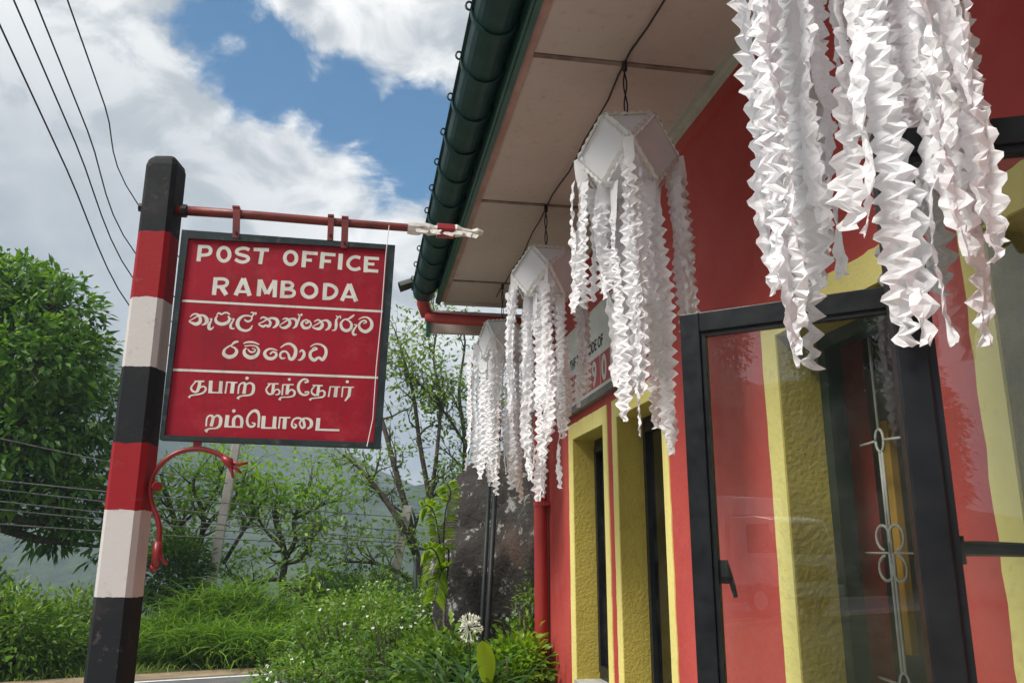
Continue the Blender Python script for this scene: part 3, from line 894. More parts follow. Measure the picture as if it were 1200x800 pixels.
# chamfered square concrete post, turned a little, slightly tapered
hw, ch = .057, .015
prof = [(-hw + ch, -hw), (hw - ch, -hw), (hw, -hw + ch), (hw, hw - ch), (hw - ch, hw), (-hw + ch, hw), (-hw, hw - ch), (-hw, -hw + ch)]
rot = R(-9)
prof = [(x * math.cos(rot) - y * math.sin(rot), x * math.sin(rot) + y * math.cos(rot)) for x, y in prof]
m = sm(); V_ = []
Ltot = (SPT - SPB).length
rings = [(0, 1.12), (.4, 1.07), (.7, 1.03), (.9, 1.0), (.990, .99), (.997, .90), (1.002, .66), (1.004, .4)]
for t, s_ in rings:
    c = SPB + axis * (Ltot * t)
    V_ += [(c.x + x * s_, c.y + y * s_, c.z) for x, y in prof]
fs = [(k * 8 + i, k * 8 + (i + 1) % 8, (k + 1) * 8 + (i + 1) % 8, (k + 1) * 8 + i) for k in range(len(rings) - 1) for i in range(8)]
fs.append(tuple((len(rings) - 1) * 8 + i for i in range(8)))
m.add(V_, fs)
m.build('post', 'post_bands', SIGN)
def sy(u, v, y=YS): return at_y(u, v, y)
# rod with bolt, straps, stub and wrapped end
m = sm(); m.tube([sy(205, 246), sy(300, 252.5), sy(400, 261), sy(480, 267), sy(545, 272)], [.018, .0165, .016, .015, .013], 10); rod = m.build('rod', 'rod_red', SIGN, smooth=True)
m = sm(); m.tube([sy(163, 243), sy(172, 244)], [.016, .018], 8); m.tube([sy(170, 244), sy(214, 247)], .010, 8); m.tube([sy(213, 247), sy(219, 247.4)], .024, 10); m.build('bolt', 'black_paint', rod)
for u, v0, v1, w in ((277.5, 245, 279, .0125), (388, 255, 282, .011), (404.5, 257, 291, .0125)):
    m = sm(); a, b = sy(u, v0, YS - .019), sy(u - 1, v1, YS - .019)
    m.obox((a + b) / 2, (w, 0, 0), (0, .004, 0), (b - a) / 2)
    a2, b2 = sy(u, v0, YS + .019), sy(u - 1, v1 if v1 > 285 or u < 300 else v1, YS + .019)
    m.obox((a2 + b2) / 2, (w, 0, 0), (0, .004, 0), (b2 - a2) / 2)
    m.obox((a + a2) / 2, (w, 0, 0), (0, .0235, 0), (0, 0, .004))
    m.build('strap', 'rod_red', SIGN)
    m = sm(); c = sy(u - .5, v1 - 6, YS - .025); m.tube([c, c + Vector((0, -.006, 0))], .005, 6); m.build('rivet', 'black_paint', SIGN)
# torn plastic round the rod end
m = sm(); pts = []; rad = []
random.seed(5)
for k in range(15):
    t = k / 14; u = 478 + t * 88; v = 266.5 + t * 7
    pts.append(sy(u, v + random.uniform(-1, 1), YS)); rad.append(.020 + random.uniform(-.003, .006) - .011 * max(0, t - .7) / .3)
m.tube(pts, rad, 9)
for k in range(9):
    u = random.uniform(485, 545); v = 266 + (u - 478) * .08
    a = sy(u, v, YS - .02); l = random.uniform(.03, .06)
    m.add([a, a + Vector((l, -.008, random.uniform(-.02, .0))), a + Vector((l * .8, -.012, -random.uniform(.015, .03))), a + Vector((.006, -.004, -.018))], [(0, 1, 2, 3)])
m.build('plastic_wrap', 'plastic_wrap', rod)
m = sm(); m.tube([sy(512, 270), sy(532, 271.5)], [.0285, .0285], 9); m.build('tape', 'red_paint', rod)
# board
C_TL, C_TR, C_BR, C_BL = sy(214.5, 271.5), sy(463, 289.5), sy(446, 525.5), sy(188.5, 515.5)
def quad_board(m, cs, y0, y1):
    V_ = [(c.x, y0, c.z) for c in cs] + [(c.x, y1, c.z) for c in cs]
    m.add(V_, [(0, 1, 2, 3), (7, 6, 5, 4), (0, 4, 5, 1), (1, 5, 6, 2), (2, 6, 7, 3), (3, 7, 4, 0)])
BT = .022
m = sm()
I_TL, I_TR, I_BR, I_BL = sy(222, 281.5), sy(453.5, 294), sy(437.5, 519), sy(194, 510.5)
quad_board(m, [C_TL, I_TL, I_BL, C_BL], YS - BT, YS + BT)
quad_board(m, [I_TR, C_TR, C_BR, I_BR], YS - BT, YS + BT)
quad_board(m, [C_TL, C_TR, I_TR, I_TL], YS - BT + .0005, YS + BT - .0005)
quad_board(m, [I_BL, I_BR, C_BR, C_BL], YS - BT + .0005, YS + BT - .0005)
m.build('board_frame', 'sign_border', SIGN)
PF = YS - .012                                   # painted face
m = sm(); e = .004
quad_board(m, [I_TL + Vector((-e, 0, e)), I_TR + Vector((e, 0, e)), I_BR + Vector((e, 0, -e)), I_BL + Vector((-e, 0, -e))], PF, YS + .012)
panel = m.build('name_panel', 'sign_red', SIGN)
SCALE = (at_y(330, 400, PF) - at_y(329, 400, PF)).length     # metres per photo pixel on the board
def stroke(m, tile, pts, w=None, k=6, y0=0.0, y1=.00015, spline=True):
    """brush stroke on the board; pts (x, y, width) in tenths of a pixel of the tile"""
    q = [(p[0], p[1], (p[2] if len(p) > 2 else w)) for p in pts]
    if spline and len(q) > 2: q = [tuple(a) for a in catmull(q, k)]
    P = [at_y(tile[0] + x / 10, tile[1] + y / 10, PF) for x, y, _ in q]
    n_ = len(P); V_ = []
    for i in range(n_):
        d = P[min(i + 1, n_ - 1)] - P[max(i - 1, 0)]; d.y = 0
        if d.length < 1e-9: d = Vector((1, 0, 0))
        d.normalize(); s_ = Vector((-d.z, 0, d.x)) * (max(q[i][2], 6) / 10 * SCALE * .5)
        yy = PF - .0003 - y0 - y1 * i / max(1, n_ - 1)
        V_ += [(P[i].x + s_.x, yy, P[i].z + s_.z), (P[i].x - s_.x, yy, P[i].z - s_.z)]
    m.add(V_, [(2 * i, 2 * i + 1, 2 * i + 3, 2 * i + 2) for i in range(n_ - 1)])
def ring(cx, cy, rx, ry, w, a0=0, a1=360, n_=25):
    return [(cx + rx * math.cos(R(a0 + (a1 - a0) * i / (n_ - 1))), cy + ry * math.sin(R(a0 + (a1 - a0) * i / (n_ - 1))), w) for i in range(n_)]
def dot(cx, cy, r): return [(cx - r, cy, 4), (cx - r * .7, cy, r * 1.4), (cx, cy, 2 * r), (cx + r * .7, cy, r * 1.4), (cx + r, cy, 4)]
def glyph(tile, strokes):
    m = sm()
    for i, s_ in enumerate(strokes):
        pts, kw = (s_, {}) if isinstance(s_, list) else s_
        stroke(m, tile, pts, y0=.0002 * i, **kw)
    m.build('letter', 'sign_letter', panel)
def L_(a, b, w): return ([(a[0], a[1], w), (b[0], b[1], w)], {'spline': False})
TA, TB, TC, TD, TE, TF = (215, 280), (335, 280), (215, 355), (335, 355), (210, 430), (310, 430)
S = lambda pts, w: ([(x, y, w) for x, y in pts], {})
glyph(TA, [L_((176, 262), (196, 70), 48), S([(195, 92), (280, 92), (312, 112), (319, 142), (305, 172), (268, 187), (185, 192)], 42)])
glyph(TA, [(ring(474, 180, 67, 79, 44), {'spline': False})])
glyph(TA, [S([(772, 130), (735, 112), (690, 109), (640, 125), (623, 152), (645, 177), (690, 190), (740, 205), (761, 230), (745, 256), (700, 271), (650, 262), (606, 238)], 42)])
glyph(TA, [L_((822, 123), (1002, 129), 46), L_((926, 126), (898, 294), 47)])
glyph(TB, [(ring(56, 224, 69, 75, 44), {'spline': False})])
glyph(TB, [L_((221, 140), (205, 332), 52), L_((200, 160), (374, 172), 44), L_((222, 246), (306, 251), 40)])
glyph(TB, [L_((436, 155), (416, 346), 52), L_((414, 174), (582, 188), 42), L_((434, 258), (529, 264), 40)])
glyph(TB, [L_((645, 172), (632, 360), 54)])
glyph(TB, [S([(872, 224), (825, 210), (775, 221), (735, 262), (732, 310), (768, 348), (818, 358), (872, 340)], 42)])
glyph(TB, [L_((942, 203), (933, 392), 52), L_((925, 222), (1092, 232), 40), L_((940, 292), (1037, 297), 36), L_((925, 368), (1082, 379), 42)])
glyph(TA, [L_((379, 450), (357, 656), 50), S([(375, 468), (470, 470), (512, 496), (505, 535), (465, 558), (370, 562)], 40), L_((442, 560), (502, 656), 52)])
glyph(TA, [L_((703, 462), (610, 660), 50), L_((706, 462), (776, 666), 52), L_((650, 616), (752, 620), 34)])
glyph(TA, [L_((897, 474), (880, 670), 50), L_((903, 480), (972, 645), 46), L_((1070, 486), (984, 645), 46), L_((1076, 484), (1068, 684), 50)])
glyph(TB, [L_((-32, 488), (-46, 692), 50), S([(-35, 507), (40, 508), (78, 535), (68, 566), (30, 582), (-38, 580)], 38), S([(-40, 589), (50, 592), (96, 620), (86, 660), (40, 675), (-45, 674)], 40)])
glyph(TB, [(ring(275, 604, 84, 79, 46), {'spline': False})])
glyph(TB, [L_((463, 518), (451, 714), 50), S([(455, 536), (520, 540), (575, 570), (594, 615), (570, 665), (520, 692), (448, 695)], 44)])
glyph(TB, [L_((742, 528), (655, 724), 48), L_((746, 528), (824, 732), 52), L_((690, 676), (800, 682), 34)])
# second script, two lines
glyph(TC, [[(78, 165, 10), (115, 132, 18), (165, 132, 22), (195, 170, 32), (193, 220, 42), (150, 246, 42), (100, 232, 28), (68, 212, 14), (105, 190, 14), (150, 162, 16), (195, 142, 20), (243, 152, 32), (272, 188, 44), (268, 228, 40), (235, 252, 20), (212, 254, 10)]])
glyph(TC, [[(305, 186, 10), (332, 188, 16), (318, 218, 22), (298, 262, 36), (302, 300, 34), (328, 303, 24), (355, 276, 10)]])
glyph(TC, [[(388, 142, 10), (415, 117, 20), (445, 132, 20), (480, 115, 20), (515, 116, 20), (545, 138, 12)], [(400, 148, 14), (377, 182, 26), (392, 226, 38), (450, 247, 40), (512, 230, 38), (541, 188, 28), (522, 152, 16)]])
glyph(TC, [[(556, 186, 10), (592, 188, 14), (574, 218, 20), (552, 262, 28), (562, 296, 26), (600, 300, 12)]])
glyph(TC, [[(712, 192, 14), (750, 216, 24), (790, 202, 22), (802, 168, 18), (770, 150, 18), (705, 152, 26), (652, 190, 38), (633, 250, 44), (665, 304, 36), (730, 324, 28), (782, 304, 24), (808, 260, 10)], [(800, 160, 16), (826, 124, 18), (805, 110, 16), (786, 118, 10)], [(826, 126, 14), (852, 114, 14), (846, 142, 10)]])
glyph(TC, [[(900, 188, 12), (928, 166, 20), (968, 178, 26), (1004, 202, 26), (1018, 238, 30), (998, 272, 32), (964, 262, 26), (930, 275, 28), (882, 245, 14), (930, 222, 16), (975, 195, 20), (1032, 177, 26), (1090, 192, 38), (1103, 238, 42), (1075, 276, 26), (1045, 290, 10)]])
glyph(TD, [[(-40, 192, 12), (0, 180, 22), (40, 207, 32), (44, 250, 38), (0, 286, 36), (-45, 288, 24), (-70, 262, 12), (-20, 225, 16), (40, 190, 20), (98, 186, 28), (126, 217, 34), (120, 266, 32), (82, 298, 12)], [(134, 255, 12), (152, 192, 24), (160, 152, 16), (140, 128, 12)], [(160, 152, 14), (186, 130, 16), (184, 156, 10)]])
glyph(TD, [[(228, 238, 30), (262, 222, 22), (244, 197, 18), (202, 214, 26), (186, 250, 34), (215, 290, 36), (265, 289, 30), (294, 255, 22), (278, 212, 16), (240, 196, 10)]])
glyph(TD, [[(332, 218, 12), (375, 197, 20), (410, 217, 24), (428, 257, 38), (398, 298, 38), (350, 299, 28), (314, 278, 12), (370, 245, 16), (430, 210, 20), (480, 205, 30), (514, 242, 42), (504, 291, 34), (462, 320, 10)]])
glyph(TD, [[(540, 322, 12), (578, 311, 24), (589, 260, 36), (590, 202, 26), (607, 172, 18), (590, 148, 12)], [(607, 172, 16), (637, 154, 16), (640, 184, 10)]])
glyph(TD, [[(802, 138, 14), (768, 164, 26), (730, 187, 20), (680, 196, 20), (646, 240, 30), (660, 299, 38), (710, 324, 38), (758, 300, 36), (768, 246, 30), (735, 206, 20), (698, 194, 12)]])
glyph(TD, [[(796, 254, 10), (832, 258, 16), (810, 292, 22), (786, 337, 30), (797, 370, 28), (832, 368, 12)]])
glyph(TD, [[(852, 192, 10), (900, 168, 16), (960, 172, 22), (1004, 222, 36), (998, 290, 42), (940, 334, 42), (882, 314, 38), (857, 266, 28), (882, 220, 22), (925, 206, 22), (942, 226, 18), (905, 240, 12)]])
glyph(TC, [[(645, 450, 18), (600, 460, 28), (565, 490, 16), (520, 514, 20), (480, 550, 28), (476, 600, 42), (530, 631, 46), (595, 614, 42), (624, 566, 36), (600, 526, 22), (555, 506, 12)]])
glyph(TC, [[(702, 474, 12), (750, 458, 20), (820, 460, 22), (888, 486, 14)], [(716, 504, 14), (800, 497, 14), (858, 512, 20), (883, 560, 30), (850, 618, 42), (782, 638, 46), (722, 606, 42), (712, 558, 30), (740, 524, 14)], [(752, 540, 12), (785, 572, 20), (825, 572, 22), (842, 545, 16), (805, 530, 10)]])
glyph(TC, [[(1100, 556, 10), (1040, 536, 20), (982, 547, 26), (951, 592, 36), (980, 640, 40), (1040, 650, 38), (1084, 620, 32), (1084, 585, 24), (1045, 572, 20), (1015, 600, 18)]])
glyph(TD, [[(-62, 522, 12), (0, 482, 24), (60, 482, 30), (110, 532, 38), (110, 602, 42), (80, 652, 40), (46, 650, 36), (30, 602, 26), (0, 568, 22), (-45, 572, 24), (-68, 612, 26), (-48, 648, 24), (-6, 642, 14)]])
glyph(TD, [[(160, 578, 12), (186, 552, 20), (214, 582, 32), (204, 630, 38), (170, 664, 22), (142, 666, 10)]])
glyph(TD, [[(286, 512, 12), (340, 482, 18), (410, 487, 22), (464, 532, 32), (468, 600, 38), (430, 662, 40), (385, 638, 30), (332, 668, 40), (287, 630, 38), (292, 572, 32), (335, 548, 24), (366, 538, 18), (340, 520, 14), (305, 540, 12)]])
# third script, two lines
glyph(TE, [L_((180, 166), (295, 166), 18), ([(242, 165, 34), (236, 215, 36), (214, 285, 34)], {}), [(192, 172, 16), (163, 205, 16), (140, 242, 22), (157, 280, 24), (205, 290, 24), (240, 245, 18), (285, 226, 20), (312, 252, 24), (290, 295, 24), (230, 318, 18), (140, 333, 16), (112, 358, 30)]])
glyph(TE, [L_((372, 158), (362, 305), 42), L_((342, 296), (508, 301), 18), L_((492, 165), (481, 306), 40)])
glyph(TE, [L_((562, 170), (540, 308), 18), L_((548, 176), (682, 182), 16), L_((632, 180), (617, 308), 44)])
glyph(TE, [[(690, 312, 18), (703, 218, 20), (740, 186, 20), (772, 202, 32), (758, 312, 40)], [(782, 205, 18), (830, 186, 22), (870, 216, 32), (865, 290, 34), (830, 325, 22), (750, 335, 16), (704, 348, 20), (684, 372, 36)], dot(795, 130, 20)])
glyph(TF, [L_((38, 195), (166, 196), 16), L_((106, 195), (94, 318), 34), [(62, 205, 18), (30, 240, 18), (21, 275, 20), (50, 314, 24), (95, 310, 20), (125, 270, 16), (155, 261, 20), (178, 286, 22), (165, 315, 20), (128, 326, 12)]])
glyph(TF, [L_((216, 205), (205, 328), 18), L_((212, 206), (342, 205), 14), L_((276, 205), (262, 322), 36), [(265, 310, 20), (310, 266, 18), (350, 286, 28), (345, 330, 24), (290, 350, 16), (200, 355, 16), (173, 386, 34)], dot(290, 145, 17)])
glyph(TF, [[(470, 180, 24), (508, 168, 24), (495, 145, 18), (450, 146, 24), (407, 190, 30), (396, 250, 34), (420, 304, 30), (465, 327, 24), (508, 315, 20), (513, 291, 18), (470, 294, 22)]])
glyph(TF, [L_((563, 212), (682, 218), 16), L_((637, 215), (620, 338), 34), [(590, 220, 14), (555, 265, 18), (556, 305, 22), (600, 329, 22), (640, 290, 16), (680, 276, 20), (705, 301, 26), (690, 345, 22), (620, 360, 16), (552, 368, 16), (530, 387, 32)]])
glyph(TF, [L_((771, 228), (750, 348), 18), L_((764, 229), (888, 233), 14), L_((842, 232), (828, 352), 42)])
glyph(TF, [L_((917, 233), (905, 352), 18), L_((912, 235), (1047, 236), 14), ([(1002, 238, 38), (990, 335, 36), (942, 398, 18)], {'spline': False}), dot(970, 172, 19)])
glyph(TE, [[(315, 692, 18), (325, 602, 20), (360, 566, 20), (397, 592, 32), (374, 692, 38)], [(406, 592, 18), (450, 566, 24), (486, 602, 36), (475, 680, 36), (430, 715, 22), (350, 722, 18), (308, 754, 44)]])
glyph(TE, [L_((567, 562), (550, 702), 44), L_((532, 696), (745, 702), 18), [(638, 700, 36), (640, 612, 36), (680, 572, 26), (724, 592, 32), (735, 642, 36), (728, 702, 30)], dot(641, 513, 21)])
glyph(TE, [[(850, 650, 12), (886, 664, 22), (865, 694, 26), (820, 690, 28), (796, 640, 28), (810, 572, 26), (860, 517, 30), (908, 517, 38), (935, 572, 28), (929, 708, 26)]])
glyph(TE, [L_((992, 572), (980, 716), 44), L_((962, 711), (1142, 714), 18), L_((1122, 578), (1110, 718), 42)])
glyph(TF, [L_((182, 582), (167, 720), 18), L_((172, 590), (302, 592), 16), L_((242, 590), (230, 724), 44)])
glyph(TF, [[(345, 662, 10), (372, 682, 22), (354, 710, 24), (320, 682, 24), (335, 622, 22), (380, 596, 22), (432, 610, 22), (411, 660, 20), (438, 710, 24), (468, 690, 30), (455, 622, 30), (444, 604, 18), (500, 601, 24), (545, 632, 36), (545, 690, 36), (500, 724, 16)]])
glyph(TF, [L_((632, 596), (618, 738), 46), L_((596, 731), (878, 739), 24)])
for (a, b) in (((213.5, 352.3), (452.5, 365.2)), ((201, 433), (446.5, 442.6))):
    m = sm(); P0, P1 = at_y(*a, PF), at_y(*b, PF)
    hh = .0042
    m.add([(P0.x, PF - .0007, P0.z - hh), (P1.x, PF - .0007, P1.z - hh), (P1.x, PF - .0007, P1.z + hh), (P0.x, PF - .0007, P0.z + hh)], [(0, 1, 2, 3)])
    m.build('divider_line', 'sign_letter', panel)
# thread hanging from the rod
m = sm(); m.tube([sy(456, 264, YS - .03), sy(452, 300, YS - .028), sy(447, 370, YS - .026), sy(441, 430, YS - .026), sy(437, 490, YS - .027), sy(430, 523, YS - .03)], .0016, 5); m.build('thread', 'paper', SIGN)
# scroll bracket under the board
def bar_px(pts, r, y=YS - .005):
    return [sy(u, v, y) for (u, v, *_) in [tuple(p) for p in catmull([(a, b) for a, b in pts], 5)]], r
m = sm()
pp, _ = bar_px([(185, 642), (187, 622), (184, 605), (178, 590), (176, 570), (182, 552), (196, 537), (214, 528), (236, 526), (254, 531), (263, 537)], 0)
m.tube(pp, .0088, 8)
m.tube([sy(261, 535, YS - .005), sy(268, 541, YS - .005), sy(272, 548, YS - .005)], [.010, .017, .009], 8)
for a in ([(270, 541), (280, 544), (291, 542)], [(271, 545), (277, 549), (283, 554)], [(269, 546), (272, 553), (273, 560)]):
    m.tube([sy(u, v, YS - .005) for u, v in a], [.008, .006, .004], 7)
m.tube([sy(185, 634, YS - .005), sy(184, 650, YS - .005), sy(181, 664, YS - .005)], [.015, .016, .012], 8)
m.tube([sy(176, 664, YS - .005), sy(184, 666, YS - .005)], [.012, .010], 7)
m.tube([sy(186, 645, YS - .005), sy(189, 654, YS - .005), sy(196, 661, YS - .005)], [.008, .007, .005], 7)
scr = m.build('scroll_bracket', 'red_paint', SIGN, smooth=True)
m = sm(); a = sy(231.5, 521, YS - .006); m.obox(a, (.0135, 0, 0), (0, .006, 0), (0, 0, .018)); m.build('lug', 'red_paint', SIGN)
m = sm(); m.tube([sy(174, 569, YS + .04), sy(184, 570, YS - .03)], .012, 8); m.tube([sy(183.5, 569.5, YS - .028), sy(184.5, 570, YS - .04)], .016, 8); m.build('clamp_bolt', 'red_paint', scr)

# ================================================================== paper lanterns
LX = .69 * W
def lantern(y, zc, seed, label, turn, tails, dx=0.0):
    rs = random.Random(seed)
    LXo = LX + dx; c = Vector((LXo, y, zc))
    Lt = empty('paper_lantern', label, 'lantern', 'paper lanterns hanging under the eaves', loc=tuple(c))
    s = .1245
    V_ = [(1, 0, 1), (0, 1, 1), (-1, 0, 1), (0, -1, 1), (1, 1, 0), (-1, 1, 0), (-1, -1, 0), (1, -1, 0), (1, 0, -1), (0, 1, -1), (-1, 0, -1), (0, -1, -1)]
    rot_ = Matrix.Rotation(turn, 3, 'Z') @ Matrix.Rotation(rs.uniform(-.06, .06), 3, 'X') @ Matrix.Rotation(rs.uniform(-.06, .06), 3, 'Y')
    V_ = [rot_ @ (Vector(v) * s) for v in V_]
    faces = [(0, 1, 2, 3), (8, 9, 10, 11), (0, 4, 8, 7), (1, 5, 9, 4), (2, 6, 10, 5), (3, 7, 11, 6),
             (0, 1, 4), (1, 2, 5), (2, 3, 6), (3, 0, 7), (8, 9, 4), (9, 10, 5), (10, 11, 6), (11, 8, 7)]
    edges_ = set()
    for f in faces:
        ctr = sum((V_[i] for i in f), Vector()) / len(f)
        m = MB()
        k = len(f)
        ring_o = [V_[i] * .985 for i in f]
        n_ = ctr.normalized()
        inr = [ctr + (V_[i] - ctr) * .86 - n_ * .002 for i in f]
        m.add(ring_o + inr, [tuple(range(k, 2 * k))] + [(i, (i + 1) % k, k + (i + 1) % k, k + i) for i in range(k)])
        m.build('panel', 'paper', Lt)
        for i in range(k): edges_.add(tuple(sorted((f[i], f[(i + 1) % k]))))
    m = MB()
    for (a, b) in edges_:
        A, B = V_[a], V_[b]; out = ((A + B) / 2).normalized(); d = (B - A); side = d.normalized().cross(out)
        n_ = 12
        for sd_ in (-1, 1):
            pts = []
            for i in range(n_ + 1):
                t = i / n_; p = A + d * t
                hi = .011 if i % 2 else .005
                pts.append((p + out * .001, p + out * (hi) + side * sd_ * (.012 + rs.uniform(-.002, .003)) + d * (.01 / n_)))
            for i in range(n_):
                m.add([pts[i][0], pts[i + 1][0], pts[i + 1][1], pts[i][1]], [(0, 1, 2, 3)])
    m.build('frill', 'paper_frill', Lt)
    near = y < 1.6
    a_ = R(65.5); CD = Vector((math.sin(a_), -math.cos(a_), 0)); CN = Vector((-math.cos(a_), -math.sin(a_), 0))
    CE = Vector((1.05 * W, Yw(.664), 0)) - CD * (.485 * W)
    # streamers
    def streamer(top, length, width, plain, drift, pitch=.037):
        if near: width *= .82
        """a strip of tissue cut and folded in zigzag; the first stretch stays plain"""
        m = MB()
        pitch *= rs.uniform(.82, 1.15)
        rows = max(8, int(length / (pitch / 4)))
        V2 = []; yaw0 = math.atan2(-y, -LX) + math.pi / 2 + rs.gauss(0, .6); tw = rs.gauss(0, .9)
        sx, sy_ = rs.uniform(0, 6), rs.uniform(0, 6)
        fl = rs.uniform(.5, 1.1); inph = rs.random() < .55; phs = rs.random(); wv_ = rs.uniform(.8, 1.2)
        TC_ = (-1, -.45, 0, .45, 1)
        nl = Vector((rs.uniform(0, 50), rs.uniform(0, 50), 0))
        for i in range(rows + 1):
            t = i / rows; dd = length * t
            k = min(1, max(0, (dd - plain) / .04))
            # triangle wave of the zigzag cut, its beat wandering a little
            ph = dd / pitch + phs + .25 * noise.noise(nl + Vector((dd * 9, 3, 0)))
            tri = abs((ph % 1.0) * 4 - 2) - 1
            an = yaw0 + tw * t + .55 * math.sin(sx + 5 * t) + k * .5 * noise.noise(nl + Vector((dd * 14, 7, 0)))
            ex = Vector((math.cos(an), math.sin(an), 0)); en = Vector((-ex.y, ex.x, 0))
            base = top + Vector((drift[0] * t + .010 * math.sin(sx + 5 * t), drift[1] * t + .010 * math.sin(sy_ + 4.2 * t), -dd))
            base += ex * (.010 * k * noise.noise(nl + Vector((dd * 6, 1, 0)))) + en * (.012 * k * noise.noise(nl + Vector((dd * 7, 5, 0))))
            wz = base.z + zc                      # drape over the opened casement instead of passing through it
            if near and wz < H_TOP + .30:
                rel = Vector((base.x + LXo - CE.x, base.y + y - CE.y, 0)); s_ = rel.dot(CD); n_ = rel.dot(CN)
                if s_ > -.04:
                    want = .045 if n_ > -.07 else -.045
                    if (want > 0 and n_ < want) or (want < 0 and n_ > want):
                        f_ = min(1, max(0, (H_TOP + .30 - wz) / .26))
                        base += CN * (want - n_) * f_
            hw_ = width * .5 * (1 + .18 * noise.noise(nl + Vector((dd * 20, 9, 0))) * k)
            if inph: sh = .012 * tri * k * wv_; hl = hr = hw_ * .82
            else: sh = .003 * k * tri; hl = hr = hw_ * (1 - k * (.20 - .26 * tri) )
            if t > .95: hl *= .55; hr *= .6
            for c_ in TC_:
                wd_ = hl if c_ < 0 else hr
                cr_ = k * (.011 * fl * tri * (.6 - abs(c_)) + .010 * noise.noise(nl + Vector((dd * 30, c_ * 1.6, 4))))
                V2.append(base + ex * (sh + wd_ * c_) + en * cr_ + Vector((0, 0, k * .006 * noise.noise(nl + Vector((dd * 26, c_ * 2, 8))))))
        fs = []
        for i in range(rows):
            for c_ in range(4):
                a = 5 * i + c_
                fs += [(a, a + 1, a + 6), (a, a + 6, a + 5)] if (i + c_) % 2 else [(a, a + 1, a + 5), (a + 1, a + 6, a + 5)]
        m.add(V2, fs)
        m.build('streamer', 'paper', Lt)
    nc, nr, lens, rims = tails
    for vi in (4, 5, 6, 7):                       # four corner bunches
        for k in range(nc):
            top = V_[vi] * 1.0 if k == 0 else V_[vi] * rs.uniform(.92, 1.03) + Vector((rs.gauss(0, .022), rs.gauss(0, .022), -rs.uniform(.03, .10)))
            streamer(top, lens[vi] * rs.uniform(.70, 1.0), rs.uniform(.042, .066) if k else .045, .075 if k == 0 else .01, (V_[vi].x * rs.uniform(-.1, .25), V_[vi].y * rs.uniform(-.1, .25)))
    for q, vi in enumerate((8, 9, 10, 11)):       # from the lower rim
        nxt = V_[(9, 10, 11, 8)[q]]
        for k in range(nr):
            rim = rims[q]; wv = V_[vi].lerp(nxt, (k + .5) / nr + rs.uniform(-.1, .1))
            streamer(wv, rim * rs.uniform(.75, 1.04), rs.uniform(.050, .078), .10 if k == 0 else .05, (wv.x * rs.uniform(-.1, .25), wv.y * rs.uniform(-.1, .25)))
    # cord to the soffit
    m = MB()
    topz = Z_SOF - .012 - zc
    kn = .10
    for ph in (0, math.pi):
        m.tube([(.006 * math.cos(ph + t * 9), .006 * math.sin(ph + t * 9), s + (topz - s) * t) for t in np.linspace(0, 1, 16)], .0032, 5)
    m.tube([(0, 0, topz - .03), (0, 0, topz + .004)], .010, 7)
    m.tube([(0, 0, s - .004), (0, 0, s + .022)], [.016, .008], 7)
    m.build('cord', 'cable_black', Lt, smooth=True)
    return Lt
def turn_for(y): return math.atan2(-LX, y) - math.pi / 4 + math.pi / 2 * 0 - 0
ZL = Zw(1.05)
def cam_turn(y, extra):
    # one equatorial corner (at 225 degrees unrotated) towards the camera
    return math.atan2(-y, -LX) - R(225) + extra
lantern(Yw(.895), ZL - .01, 21, 'nearest white paper lantern, its crinkled streamers hanging before the open windows', cam_turn(Yw(.895), .78), (7, 4, {5: 1.02, 6: .90, 7: .84, 4: 1.0}, (.82, .92, .92, .84)), dx=-.08)
lantern(Yw(2.04), ZL, 22, 'largest fully visible white paper lantern, second from the camera', cam_turn(Yw(2.04), .06), (4, 3, {5: .50, 6: .98, 7: .80, 4: .80}, (.85, .42, .88, .90)))
lantern(Yw(3.08), ZL - .005, 23, 'middle white paper lantern hanging in front of the postcode board', cam_turn(Yw(3.08), .05), (4, 3, {5: .85, 6: 1.0, 7: .62, 4: .62}, (.66, .92, .98, .72)))
lantern(Yw(4.13), ZL - .02, 24, 'farthest white paper lantern at the end of the eaves by the red pipe', cam_turn(Yw(4.13), -.35), (4, 3, {5: .98, 6: .98, 7: .9, 4: .9}, (.9, .9, .9, .9)))
m = MB()
pts = []
for k in range(41):
    t = k / 40; y = Yw(-.6) + t * (Yw(4.3) - Yw(-.6))
    ph = ((y / W - .965) / 1.055) % 1.0
    pts.append((LX + .006 * math.sin(k * 1.7), y, Z_SOF - .014 - .03 * math.sin(math.pi * ph) ))
m.tube(pts, .0042, 6)
tag(m.build('lantern_cable', 'cable_black', smooth=True), 'thin black cable strung along the soffit joining the paper lanterns', 'cable')

# ================================================================== boulder and garden posts
def boulder():
    bm = bmesh.new(); bmesh.ops.create_icosphere(bm, subdivisions=6, radius=1)
    c = Vector((2.50, 7.7, .92))
    for v in bm.verts:
        p = v.co.copy()
        sgn = lambda a, e: math.copysign(abs(a) ** e, a)
        q = Vector((sgn(p.x, .85) * 1.72, sgn(p.y, .9) * 1.35, sgn(p.z, .9) * 2.55))
        q.x += .14 * q.z * .2
        nn = noise.fractal(q * .9 + Vector((4, 1, 2)), .9, 2.1, 6) * .15 + noise.fractal(q * 3.5, .8, 2.2, 4) * .05
        cr_ = abs(noise.noise(q * .8 + Vector((9, 3, 1))))
        nn -= max(0, .07 - cr_) * 1.6
        v.co = q * (1 + nn)
    me = bpy.data.meshes.new('boulder'); bm.to_mesh(me); bm.free()
    me.materials.append(MATS['rock']); me.shade_smooth()
    o = bpy.data.objects.new('boulder', me); link(o); o.location = c
    tag(o, 'huge dark lichen spotted boulder beside the end of the building', 'boulder')
boulder()
